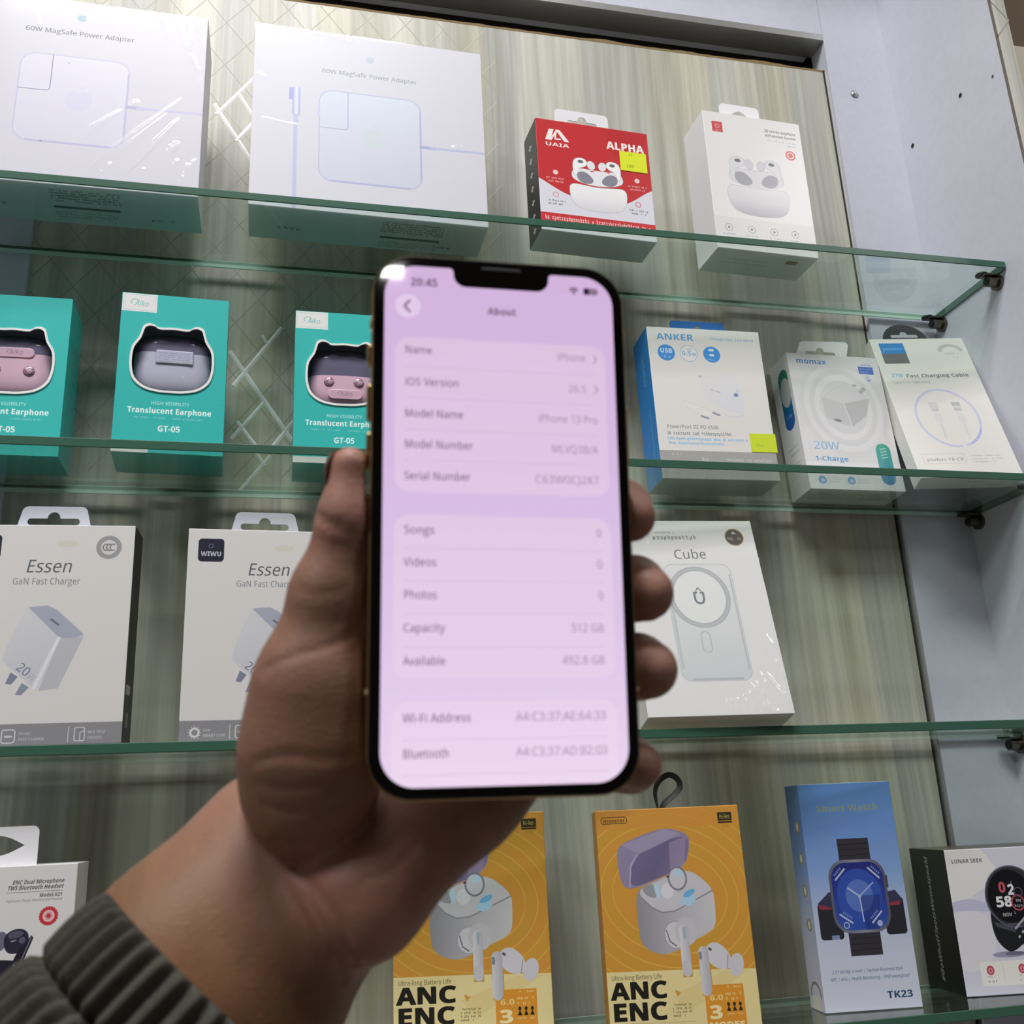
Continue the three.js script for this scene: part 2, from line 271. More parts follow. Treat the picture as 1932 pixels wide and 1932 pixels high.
const bottomPrint = (w, d, flip) => art(w, d, 4, (a) => {
  a.rect(0, 0, w, d, '#d6d6de'); const x = flip ? w * 0.55 : w * 0.42;
  for (let i = 0; i < 5; i++) a.fine(x, x + w * 0.27, 8 + i * 3.2, 2.2, '#4a4e50', 34); a.rect(x, 27, w * 0.26, 3, '#5c6062'); for (let i = 0; i < 3; i++) a.fine(x, x + w * 0.25, 36 + i * 3, 1.6, '#70757a', 30);
  a.fine(w * 0.8, w * 0.9, 38, 3, '#70757a', 4); a.fine(w * 0.12, w * 0.25, 30, 4, '#70757a', 5);
});

{ // 60 W adapter box, wrapped in film
  const b = stand('adapter_box', 'film-wrapped white box printed 60W with a lilac power adapter', 0, [-0.2589, -0.7652, 0, 0.03, 0.19, 0.1767, 0.05]);
  const t = art(190, 176.7, PPM, (a) => {
    a.rect(0, 0, 190, 176.7, '#d3d2dd');
    const bite = fruitLogo(a, 92.3, 15.2, 8.8, '#9dbac8'); a.ell(bite[0] + 0.6, bite[1], 1.5, 1.7, '#d3d2dd');
    a.text('60W MagSafe Power Adapter', 51.2, 34, 6.2, '#474a55', { x1: 133.6 });
    adapterPrint(a, 51, 55.5, 132, 139, { c0: '#dbdae8', c1: '#d4d4e2', edge: '#c2c2de', edge2: '#b4b3d8', sx: 74.2, sy: 90.5, sq: '#6b6b90', sqw: 0.55, cy: 98.5, cab: '#c6c6e2' });
    fruitLogo(a, 96, 96, 24, '#d3d3e6'); a.ell(61 + 25, 62, 0.5, 0.5, '#55557a'); a.ell(72, 138.4, 0.7, 0.5, '#55557a');
    plugPrint(a, 30, 57, 190, '#9d9fd4', '#c9cbe6');
  });
  carton(b, card(t, 0.42), { side: plain(0xdedde4), bottom: card(bottomPrint(190, 50, false), 0.5) });
  film(b, [[105.8, 160, 170.5, 88, 1.5, 0.9], [109, 163, 168, 95, 1.2, 0.5], [133.8, 161.6, 171.4, 106, 1.5, 0.9], [105, 124, 127.7, 103, 1.3, 0.7], [134, 97, 140.4, 92.3, 1.6, 0.8], [165, 137, 173, 128, 2, 1.0], [150.7, 1, 159.7, 27, 1.1, 0.6], [163.7, 1.6, 177.5, 36.6, 1.5, 0.9], [177.6, 39, 185, 56, 1.2, 0.7], [181, 1, 187, 35, 1.6, 0.9], [172.5, 1.6, 178, 29, 1.2, 0.7], [171, 150, 173, 144, 1.4, 0.8], [179, 157, 181, 147, 1.5, 0.8], [184, 150, 186, 142, 1.2, 0.7], [146, 158, 149, 155, 1.2, 0.6], [118, 162, 124, 153, 1.3, 0.7], [176, 166, 178, 158, 1.2, 0.7], [186, 60, 188, 120, 1.2, 0.4], [60, 20, 66, 90, 2.4, 0.2], [74, 40, 82, 120, 2.4, 0.2]]);
}
{ // 80 W adapter box
  const b = stand('adapter_box', 'wide white box with a lilac power adapter and upright plug print', 0, [-0.0319, -0.7634, 0.0172, 0.0156, 0.1955, 0.1792, 0.0465]);
  const t = art(195.5, 179.2, PPM, (a) => {
    a.rect(0, 0, 195.5, 179.2, '#dddee7');
    const bite = fruitLogo(a, 97.2, 22.5, 8.6, '#c3d2e0'); a.ell(bite[0] + 0.6, bite[1], 1.5, 1.7, '#dddee7');
    a.text('80W MagSafe Power Adapter', 56.2, 42.4, 6.0, '#8f97a6', { x1: 137.6 });
    adapterPrint(a, 54.6, 60, 140, 150, { c0: '#dde4f2', c1: '#d6d9e9', edge: '#bfc3e4', edge2: '#b2b6df', sx: 78.3, sy: 98, sq: '#b4b9dc', sqw: 0.8, cy: 106.5, cab: '#c3c8ea' });
    fruitLogo(a, 98, 102, 24, '#d5dfe8'); a.rect(53.2, 74, 1.8, 13, '#ccd0f0');
    plugPrint(a, 34.6, 62, 179, '#aab0e6', '#c3caec');
  });
  carton(b, card(t, 0.42), { side: plain(0xe6e6ea), bottom: card(bottomPrint(195.5, 46.5, true), 0.5) });
  film(b, [[1, 2, 3, 50, 1.4, 0.6], [2, 52, 9, 55, 1.2, 0.5], ...Array.from({ length: 9 }, (_, i) => [46 + i * 4.2, 0.5, 48 + i * 4.3, 4 + 5 * hash(i, 3), 1.0, 0.5]), [166, 104, 178, 100, 1.3, 0.5], [6, 96, 40, 100, 1.6, 0.25]]);
}
function budsPrint(a, o) {                                 // open earbud case with two buds; o in mm
  const { x, y, s, lid, rim, cup, hi, bud, ln } = o, k = (q) => q.map(([u, v]) => [x + u * s, y + v * s]);
  a.blob(k([[-0.86, -0.1], [-0.92, -0.42], [-0.72, -0.62], [0, -0.56], [0.72, -0.62], [0.92, -0.42], [0.88, -0.1], [0, 0.06]]), lid, ln, 0.35);
  a.blob(k([[-0.72, -0.18], [-0.7, -0.46], [-0.4, -0.5], [-0.12, -0.22], [-0.2, -0.04], [-0.5, -0.02]]), cup); a.blob(k([[0.72, -0.18], [0.7, -0.46], [0.4, -0.5], [0.12, -0.22], [0.2, -0.04], [0.5, -0.02]]), cup);
  for (const m of [-1, 1]) {
    a.blob(k([[m * 0.76, -0.98], [m * 0.44, -1.02], [m * 0.3, -0.84], [m * 0.42, -0.66], [m * 0.62, -0.62], [m * 0.72, -0.3], [m * 0.82, -0.3], [m * 0.86, -0.74]]), bud, ln, 0.35);
    a.ell(x + m * 0.2 * s, y - 0.76 * s, 0.14 * s, 0.17 * s, hi, ln, 0.3, m * 0.3); a.ell(x + m * 0.56 * s, y - 0.86 * s, 0.1 * s, 0.06 * s, '#6a6a70');
  }
  a.blob(k([[-0.98, 0.0], [-0.5, 0.03], [0, 0.08], [0.5, 0.03], [0.98, 0.0], [1.02, 0.4], [0.86, 0.86], [0.4, 1.0], [-0.4, 1.0], [-0.86, 0.86], [-1.02, 0.4]]), a.lg(x, y, x, y + s, ...rim), ln, 0.35);
}
{ // red earbud box
  const b = stand('earbud_box', 'red and white earbud box with a black side and a yellow sticker', 0, [0.207, -0.7492, 0.0479, 0, 0.1056, 0.1119, 0.0349]);
  const t = art(105.6, 111.9, PPM, (a) => {
    a.rect(0, 0, 105.6, 111.9, '#c92a2f');
    a.poly([[60, 0], [105.6, 0], [105.6, 12], [74, 30]], '#c12429');
    a.c.beginPath(); a.c.moveTo(0, 61 * PPM); a.c.bezierCurveTo(10 * PPM, 66 * PPM, 20 * PPM, 74 * PPM, 30 * PPM, 75.5 * PPM); a.c.lineTo(78 * PPM, 77 * PPM); a.c.bezierCurveTo(88 * PPM, 74 * PPM, 96 * PPM, 64 * PPM, 105.6 * PPM, 60 * PPM); a.c.lineTo(105.6 * PPM, 112 * PPM); a.c.lineTo(0, 112 * PPM); a.c.fillStyle = '#e4e4ee'; a.c.fill();
    // emblem: two leaning bars and a peaked letter
    a.poly([[12, 9.5], [16.5, 9.5], [13, 21], [8, 21]], '#fbf3f1'); a.poly([[18, 9.5], [21.8, 9.5], [30.5, 21], [25.6, 21]], '#fbf3f1'); a.line([[13.5, 20.2], [18.5, 11.2], [17.2, 19.2], [22, 19.2]], '#fbf3f1', 1.5);
    a.text('UAIA', 7.6, 27, 5, '#fbe9e6', { b: 1, x1: 30 });
    a.text('ALPHA', 65.4, 21.6, 10.6, '#fff4f0', { b: 1, x1: 101, lw: 0.35 });
    budsPrint(a, { x: 54.3, y: 62, s: 26.5, lid: '#f0f0f3', rim: ['#fbfbfb', '#f2f2f4', '#dedee4'], cup: '#8b8c98', hi: '#eeeef2', bud: '#fafafb', ln: '#b9b9c2' });
    a.ell(50, 48, 2, 0.5, '#c92a2f'); a.ell(65, 47, 2, 0.5, '#c92a2f');
    for (const [x, y, c, d] of [[15.7, 55, '#f4d7d5', 0], [91.8, 53, '#f4d7d5', 0], [14.8, 77.5, '#d8787c', 1], [91, 77.5, '#c9383e', 1]]) { a.ell(x, y - 1.5, 2.4, 2.4, d ? null : c, d ? c : null, 0.6); a.fine(x - 9, x + 9, y + 5.4, 1.9, d ? '#55565c' : '#f0cfcd', 14); a.fine(x - 7, x + 7, y + 8.6, 1.9, d ? '#55565c' : '#f0cfcd', 11); }
    a.rect(0, 94.6, 105.6, 8.2, '#d02f35'); a.fine(4, 101, 101.0, 4.2, '#f7dedd', 46, 0.9); a.rect(0, 102.8, 105.6, 9.2, '#e4e4ea');
  });
  const side = art(34.9, 111.9, 5, (a) => { a.rect(0, 0, 34.9, 111.9, '#1d1e22'); a.c.save(); a.c.translate(20 * 5, 106 * 5); a.c.rotate(-Math.PI / 2); for (let i = 0; i < 7; i++) { a.c.fillStyle = '#d6d6d8'; a.c.fillRect(i * 14 * 5, -4 * 5, 6 * 5, 1.6 * 5); a.c.fillRect(i * 14 * 5 + 12, -7 * 5, 1.6 * 5, 8 * 5); } a.c.restore(); });
  carton(b, card(t), { side: plain(0x2a2a2e), sideL: card(side), bottom: plain(0xd5d5da), top: plain(0x3a2a2c) });
  part(b.g, 'hang_tab', tabGeo(roundPts(19.5, -2, 70, 15.5, 4), [euroSlot(45, 2.6, 28, 5, 4.5)]), std(0xeeeef2, 0.3), 0, b.h, b.d - 0.004);
  sticker(b, 77, 22.5, 25.5, 20, card(art(25.5, 20, 8, (a) => { a.rect(0, 0, 25.5, 20, '#e2ee1e'); a.text('11', 8, 4.5, 4, '#5b6120', { it: 1 }); a.text('199', 5, 16.5, 4.4, '#5b6120', { it: 1 }); }), 0.7));
}
{ // white earbud box
  const b = stand('earbud_box', 'plain white earbud box with a small red logo square', 0, [0.3689, -0.7587, 0.039, 0, 0.1006, 0.1445, 0.0407]);
  const t = art(100.6, 144.5, PPM, (a) => {
    a.rect(0, 0, 100.6, 144.5, '#ebe9e9');
    a.rect(8.2, 10.4, 10.6, 11.2, '#d0474b', 0.6); a.box(11.6, 13.6, 3.8, 3.4, '#ecc0bd', 0.6, 0.8); a.fine(10, 17, 20.3, 1.4, '#ecc0bd', 8);
    a.text('3D stereo earphone', 62, 14.2, 4.4, '#77787c', { x1: 95, it: 1, b: 1 }); a.text('with wireless function', 62, 19.4, 4.2, '#77787c', { x1: 94.5, it: 1, b: 1 }); a.fine(64, 94.4, 24, 1.6, '#a9a9ae', 34); a.fine(84, 94, 27.6, 1.6, '#9a9aa0', 9);
    a.ell(86.6, 37, 5.2, 5.2, '#dc6a66'); a.ell(86.6, 37, 3.6, 3.6, '#f0d8d6'); a.ell(86.6, 37, 2.4, 2.4, '#d8605c');
    budsPrint(a, { x: 47.5, y: 77, s: 31, lid: '#dedde1', rim: ['#e6e5e8', '#d9d8dc', '#b2b1b8'], cup: '#a3a3ac', hi: '#d2d2d6', bud: '#dfdfe3', ln: '#b4b4bc' });
    a.rect(0, 112, 100.6, 32.5, '#e2e1e2');
    [[13.3, '#a6a6ab'], [35.8, '#a6a6ab'], [58.5, '#a6a6ab'], [79.7, '#a6a6ab']].forEach(([x, c], i) => { a.ell(x, 122.6, 3.6, 3.6, null, c, 0.7); a.ell(x, 122.6, 1.2, 1.2, '#85858b'); a.fine(x - 6.5, x + 6.5, 130, 1.6, '#9c9ca2', 12); });
  });
  const bot = art(100.6, 40.7, 4, (a) => { a.rect(0, 0, 100.6, 40.7, '#e6e5e6'); a.rect(74, 9, 11, 6, '#8f7a50'); a.fine(10, 60, 16, 1.6, '#909499', 40); a.fine(10, 60, 22, 1.6, '#909499', 40); });
  carton(b, card(t, 0.36, { clearcoat: 0.25, clearcoatRoughness: 0.2 }), { side: plain(0xe8e7ea, 0.3), bottom: card(bot) });
  part(b.g, 'hang_tab', tabGeo(roundPts(20, -2, 61, 14, 5), [[[29, 0.6], [51, 0.6], [48, 3], [44, 6], [40, 7.6], [36, 6], [32, 3]].reverse()]), std(0xf2f2f4, 0.25), 0, b.h, b.d - 0.004);
}
// ---- teal boxes with a shaped window; the earphone case behind it is a thing of its own
const TEAL = '#35bcb6';
function bearPts(n = 7) {                                  // window outline in mm from the box's lower left (box 77 x 128.5)
  const c = [[8.4, 76], [9.6, 84], [14, 92], [15.6, 97.5], [17, 101.6], [20.4, 103.4], [24.4, 102.6], [27, 100.8], [38.5, 101.2], [50, 100.8], [52.6, 102.6], [56.6, 103.4], [60, 101.6], [61.4, 97.5], [63, 92], [67.4, 84], [68.6, 76], [68.2, 66], [65.4, 57], [58, 50.6], [48, 48], [38.5, 47.6], [29, 48], [19, 50.6], [11.6, 57], [8.8, 66]];
  return new THREE.CatmullRomCurve3(c.map(([x, y]) => V(x / 1000, y / 1000, 0)), true).getPoints(c.length * n).slice(0, -1);
}
const bear = bearPts();
function insetPts(p, k) { const cx = 0.0385, cy = 0.0752; return p.map((q) => V(cx + (q.x - cx) * (1 - k / 0.030), cy + (q.y - cy) * (1 - k / 0.028), 0)); }
function tealFront(w, h) {
  return art(w, h, PPM, (a) => {
    a.rect(0, 0, w, h, TEAL); a.rect(0.3, 0.3, 25, 15, '#e9e9e8'); a.box(1.6, 1.6, 22.4, 12.4, '#bfe0de', 0.4); a.text('Aiko', 9, 10.6, 6, '#7bc3bf', { it: 1, x1: 19 }); a.ell(9.6, 7.4, 2.8, 2.4, null, '#8ccac6', 0.7, 0, 2.6, 6);
    const cx = w / 2;
    a.text('HIGH VISIBILITY', cx - 13.6, 90.4, 3.6, '#c9f0ee', { x1: cx + 13.6 }); a.text('Translucent Earphone', cx - 29.6, 97.4, 6.2, '#f4fffe', { x1: cx + 29.6, b: 1 });
    a.fine(cx - 24.5, cx - 2.5, 101.2, 1.2, '#a6e2df', 26); a.fine(cx + 2.5, cx + 24.5, 101.2, 1.2, '#a6e2df', 26);
    a.text('GT-05', cx - 8, 111.4, 6.6, '#eefcfb', { x1: cx + 8, b: 1 });
    for (let i = 0; i < 22; i++) { const x = 4 + rnd() * (w - 8), y = 18 + rnd() * 106; if (x > 9 && x < 68 && y > 22 && y < 104) continue; a.fine(x, x + 5, y, 1, '#5ccbd0', 5, 0.5); }
    a.rect(0, h - 5, 25.3, 5, '#e6e6e4');
  });
}
const tealSide = art(46, 128, 4, (a) => { a.rect(0, 0, 46, 128, TEAL); for (let i = 0; i < 9; i++) { a.ell(23, 30 + i * 9.5, 3, 2, null, '#7cc9bd', 0.7); a.fine(12, 36, 36 + i * 9.5, 1.6, '#8fd2c6', 10); } });
const rimGeo = (() => { const s = new THREE.Shape(bear.map((q) => new THREE.Vector2(q.x, q.y))); s.holes.push(new THREE.Path(insetPts(bear, 0.0017).map((q) => new THREE.Vector2(q.x, q.y)).reverse())); return new THREE.ExtrudeGeometry(s, { depth: 0.0012, bevelEnabled: false }); })();
const innerMat = std(0xc6c4d4, 0.5), rimMat = std(0xf0eeec, 0.4);
const smoke = new THREE.MeshPhysicalMaterial({ color: 0x9a97ae, roughness: 0.06, transmission: 0.45, thickness: 0, ior: 1.5, clearcoat: 0.6, clearcoatRoughness: 0.03 });
function superShell(a, b, c, p, t0, t1) {                  // part of a rounded-box-like ball, theta from t0 to t1 measured from the top
  const g = new THREE.SphereGeometry(1, 64, 40, 0, Math.PI * 2, t0, t1 - t0), q = g.attributes.position;
  for (let i = 0; i < q.count; i++) { const x = q.getX(i), y = q.getY(i), z = q.getZ(i), n = Math.pow(Math.pow(Math.abs(x), p) + Math.pow(Math.abs(y), p) + Math.pow(Math.abs(z), p), -1 / p); q.setXYZ(i, x * n * a, y * n * b, z * n * c); }
  g.computeVertexNormals(); return g;
}
function capsulePlate(w, h, t) { const q = []; for (const [sx, a0] of [[1, -0.5], [-1, 0.5]]) for (let i = 0; i <= 12; i++) { const a = (a0 + i / 12) * Math.PI; q.push(new THREE.Vector2(sx * (w - h) / 2 + h / 2 * Math.cos(a), h / 2 * Math.sin(a))); } const g = new THREE.ExtrudeGeometry(new THREE.Shape(q), { depth: t - 0.001, bevelEnabled: true, bevelThickness: 0.0005, bevelSize: 0.0005, bevelOffset: -0.0005, bevelSegments: 3 }), u = g.attributes.uv, p = g.attributes.position; for (let i = 0; i < u.count; i++) u.setXY(i, p.getX(i) / w + 0.5, p.getY(i) / h + 0.5); return g.translate(0, 0, -t / 2); }
function insert(w, h) {                                     // inner card with an opening that the case sits in
  const s = new THREE.Shape([[0.0012, 0.040], [w - 0.0012, 0.040], [w - 0.0012, h - 0.018], [0.0012, h - 0.018]].map(([x, y]) => new THREE.Vector2(x, y))), o = [];
  for (let i = 0; i < 64; i++) { const a = -i / 64 * Math.PI * 2, c = Math.cos(a), q = Math.sin(a), n = Math.pow(Math.pow(Math.abs(c), 3.5) + Math.pow(Math.abs(q), 3.5), -1 / 3.5); o.push(new THREE.Vector2(w / 2 + 0.0303 * c * n, 0.0752 + 0.0278 * q * n)); }
  s.holes.push(new THREE.Path(o)); return new THREE.ExtrudeGeometry(s, { depth: 0.0015, bevelEnabled: false });
}
function tealBox(label, pose, caseLabel, kind) {
  const b = stand('earphone_box', label, 1, pose, 'teal earphone boxes'), { g, w, h, d } = b, wall = 0.0009;
  const shell = mergeGeometries([span(0, wall, 0, h, 0, d - 0.001), span(w - wall, w, 0, h, 0, d - 0.001), span(wall, w - wall, 0, wall, 0, d - 0.001), span(wall, w - wall, h - wall, h, 0, d - 0.001), span(wall, w - wall, wall, h - wall, 0, wall)]);
  part(g, 'carton', shell, card(tealSide, 0.4));
  const s = new THREE.Shape([[0, 0], [w, 0], [w, h], [0, h]].map(([x, y]) => new THREE.Vector2(x, y))); s.holes.push(new THREE.Path(insetPts(bear, 0.0004).map((q) => new THREE.Vector2(q.x, q.y)).reverse()));
  const fg = new THREE.ExtrudeGeometry(s, { depth: 0.001, bevelEnabled: false }); const u = fg.attributes.uv, q = fg.attributes.position; for (let i = 0; i < u.count; i++) u.setXY(i, q.getX(i) / w, q.getY(i) / h);
  part(g, 'front_panel', fg, card(tealFront(w * 1000, h * 1000), 0.34), 0, 0, d - 0.001);
  part(g, 'window_rim', rimGeo, rimMat, 0, 0, d - 0.0002);
  part(g, 'tray', insert(w, h), innerMat, 0, 0, d - 0.019);
  // the case
  const e = thing('earphone_case', caseLabel, 'earphone case', V(0, 0, 0), 'earphone cases in the teal boxes');
  g.updateMatrixWorld(true); e.position.copy(V(w / 2, 0.0484, d - 0.0215).applyMatrix4(g.matrixWorld)); e.quaternion.copy(g.quaternion);
  const grey = kind === 'grey', bm = std(grey ? 0xd2d3de : 0xf2ccd5, 0.22, { clearcoat: 0.8, clearcoatRoughness: 0.05 }), up = kind !== 'pinklow';
  const cut = up ? 1.30 : 1.55, a = 0.0293, bb = 0.0268, c = 0.0165;
  part(e, 'body', superShell(a, bb, c, 3.5, cut, Math.PI), bm, 0, bb, 0);
  part(e, 'tray', new THREE.CylinderGeometry(0.024, 0.024, 0.002, 40).scale(1, 1, 0.56), std(grey ? 0x9a9baa : 0xc79ca8, 0.4), 0, bb + (up ? 0.0085 : 0.0), 0);
  const lid = part(e, 'lid', superShell(a, bb, c, 3.5, 0, cut), smoke, 0, bb, 0);
  part(e, 'seam', new THREE.TorusGeometry(0.0262, 0.0006, 8, 60).rotateX(Math.PI / 2).scale(1, 1, 0.60), std(grey ? 0xd5d6e0 : 0xe9c3cb, 0.2), 0, bb + (up ? 0.0092 : 0.0006), 0);
  for (const m of [-1, 1]) {
    part(lid, 'ear', superShell(0.0052, 0.0050, 0.0045, 2.2, 0, Math.PI), smoke, m * 0.0185, 0.0215, 0);
    part(e, 'earbud', superShell(0.0062, 0.0085, 0.0062, 2.2, 0, Math.PI), std(grey ? 0x82838f : up ? 0xb58f9b : 0x4b4856, 0.3), m * 0.012, bb + (up ? 0.012 : 0.008), -0.002);
  }
  if (grey) {
    part(e, 'label_plate', new RoundedBoxGeometry(0.027, 0.0112, 0.002, 3, 0.0012), card(art(27, 11.2, 12, (k) => { k.rect(0, 0, 27, 11.2, '#c9cad6'); for (let i = 0; i < 5; i++) k.fine(2, 25, 2.9 + i * 1.8, 1.0, '#8f90a0', 26); }), 0.4), 0.001, bb + 0.004, c + 0.0002);
  } else {
    const py = up ? bb + 0.0085 : bb - 0.0155;
    part(e, 'clasp', capsulePlate(0.027, 0.0082, 0.0026), card(art(26, 7.8, 12, (k) => { k.rect(0, 0, 26, 7.8, '#e2bcc6'); k.text('Aiko', 8.5, 5.4, 5, '#a9848f', { it: 1 }); k.ell(9.5, 3.6, 2, 1.6, null, '#b08a96', 0.5, 0, 2.6, 6); }), 0.3), 0.001, py, c + 0.0002 - (up ? 0.0003 : 0.0005));
    for (const m of [-1, 1]) {
      const ey = up ? bb - 0.006 : bb - 0.005, eye = part(e, 'eye', superShell(0.0042, 0.0042, 0.0016, 2, 0, Math.PI), std(0xa8838f, 0.15, { clearcoat: 1 }), m * 0.0115, ey, c - 0.0004);
      part(eye, 'glint', superShell(0.0014, 0.0014, 0.0006, 2, 0, Math.PI), std(0xf3dde2, 0.2), -0.0010, 0.0012, 0.0013); part(eye, 'pupil', superShell(0.0022, 0.0022, 0.0007, 2, 0, Math.PI), std(0xc9a3ae, 0.2), 0.0006, -0.0007, 0.0011);
    }
  }
  part(g, 'window_film', new THREE.ShapeGeometry(new THREE.Shape(bear.map((k) => new THREE.Vector2(k.x, k.y)))), new THREE.MeshPhysicalMaterial({ color: 0xf4f4fa, roughness: 0.04, transmission: 1, thickness: 0, specularIntensity: 0.35 }), 0, 0, d - 0.0012);
}
tealBox('teal box with a shaped window showing a pink case whose clasp is at mid height', [-0.2359, -0.7842, -0.0014, 0.0132, 0.077, 0.129, 0.042], 'pink earphone case with its clasp across the middle', 'pink');
tealBox('teal box with a shaped window showing a grey earphone case', [-0.1227, -0.7713, 0.046, 0.0013, 0.0776, 0.1283, 0.0467], 'grey earphone case with a small text plate', 'grey');
tealBox('teal box beside the raised thumb, its pink case with a dark lid and low clasp', [0.0078, -0.7818, 0, 0, 0.077, 0.128, 0.0467], 'pink earphone case with round eyes above a low clasp', 'pinklow');
{ // blue and white charger box
  const b = stand('charger_box', 'white charger box with a blue side, blue logo discs and a yellow sticker', 1, [0.3123, -0.7875, -0.0297, 0.0442, 0.1067, 0.1449, 0.0384]);
  const t = art(106.7, 144.9, PPM, (a) => {
    a.rect(0, 0, 106.7, 144.9, '#e7e5e2');
    a.text('ANKER', 8.6, 12.4, 8.6, '#5aa3d6', { b: 1, x1: 43.2 }); a.text('Charge Fast, Live More', 59.2, 10.6, 4, '#6fb0dc', { x1: 100.6 });
    a.ell(16.2, 25.2, 8, 8, '#3f96e0'); a.text('USB', 10.4, 25.4, 6, '#e6f1fb', { b: 1, x1: 22 }); a.fine(11, 21.5, 30, 2, '#b9daf4', 8);
    a.ell(37.1, 25.2, 8, 8, '#ecebe9', '#a9c6e0', 0.7); a.text('0.5', 30.6, 27.4, 6.2, '#86b6dd', { b: 1, x1: 39.6 }); a.text('w', 40, 27.4, 5, '#86b6dd', { b: 1 }); a.fine(33, 41, 21.8, 2, '#9cc3e2', 6);
    a.ell(58.8, 25.2, 8, 8, '#3f96e0'); a.rect(56, 19.5, 5.4, 2.6, '#d7e9f9', 1.2); a.rect(56.4, 24.6, 4.6, 2.4, '#d7e9f9', 1); a.line([[54, 30], [60, 31]], '#8cc2ef', 0.6);
    // pale charger and cable
    a.blob([[62, 44], [73, 42.6], [80, 48], [84, 76], [80, 84], [60, 78], [45, 70], [44, 48]], a.lg(44, 44, 84, 84, '#e6e4e3', '#dfe2ea')); a.ell(72, 83, 9, 3, null, '#cfd6e6', 0.8, 0, 0.2, 2.9);
    a.rect(43.6, 46.6, 3, 2.2, '#b9c0cb', 0.6); a.line([[54, 60], [62, 62.4]], '#b9c3d0', 1); a.ell(76.6, 64.4, 2.2, 1.9, '#7493b4'); a.rect(78.2, 59, 0.6, 3, '#8fc4e8');
    a.blob([[24, 70], [40, 76], [56, 84], [46, 88], [32, 80]], '#e9e8e6', '#d6d7da', 0.4); a.line([[42, 86], [48, 88]], '#8f9aa8', 1.8); a.line([[53, 82.4], [58.6, 84.6]], '#8f9aa8', 1.8);
    a.text('PowerPort III PD 65W', 8.7, 98.3, 4.8, '#75777a', { x1: 56 }); a.fine(8.6, 67.5, 104.2, 3.4, '#84868a', 30, 0.95);
    a.fine(8.8, 82, 109, 2.6, '#6fb4e6', 44, 0.95); a.fine(9.3, 59.6, 113.2, 2.6, '#6fb4e6', 30, 0.95);
    a.rect(0, 119, 106.7, 26, '#a9a8a6'); a.fine(8, 20, 123, 2, '#d0cfcd', 9); a.fine(8, 24, 127.6, 1.8, '#e0908c', 10, 0.4); a.fine(34, 48, 128, 3, '#d2d1cf', 4); a.fine(60, 102, 127.6, 2.6, '#cfcecc', 18);
  });
  const sl = art(38.4, 144.9, 5, (a) => { a.rect(0, 0, 38.4, 144.9, '#2a86d2'); a.text('ANKER', 24, 52, 9, '#5aa6e0', { rot: -Math.PI / 2, b: 1 }); a.c.save(); a.c.translate(27 * 5, 130 * 5); a.c.rotate(-Math.PI / 2); a.c.fillStyle = '#7db9e6'; for (let i = 0; i < 34; i++) a.c.fillRect(i * 1.6 * 5, -1.6 * 5, 4, 8); a.c.restore(); });
  carton(b, card(t, 0.5), { side: plain(0xe0dfdd), sideL: card(sl), bottom: plain(0xa9a8a6), top: plain(0xe7e5e2) });
  part(b.g, 'hang_tab', tabGeo(roundPts(24, -2, 76, 9.2, 2.5), [euroSlot(50, 0.6, 26, 1.6, 3.4)]), std(0x1b68b4, 0.4), 0, b.h, b.d - 0.004);
  sticker(b, 83.8, 101.2, 24, 17.4, card(art(24, 17.4, 8, (a) => { a.rect(0, 0, 24, 17.4, '#d3e52f'); a.text('3500', 4, 12.6, 3.6, '#b2bd3a', { it: 1 }); }), 0.75));
}
function cubeCharger(a, p, c) {                            // printed plug: three faces given by corner points
  a.poly(p.top, c[0]); a.poly(p.left, c[1]); a.poly(p.right, c[2]);
}
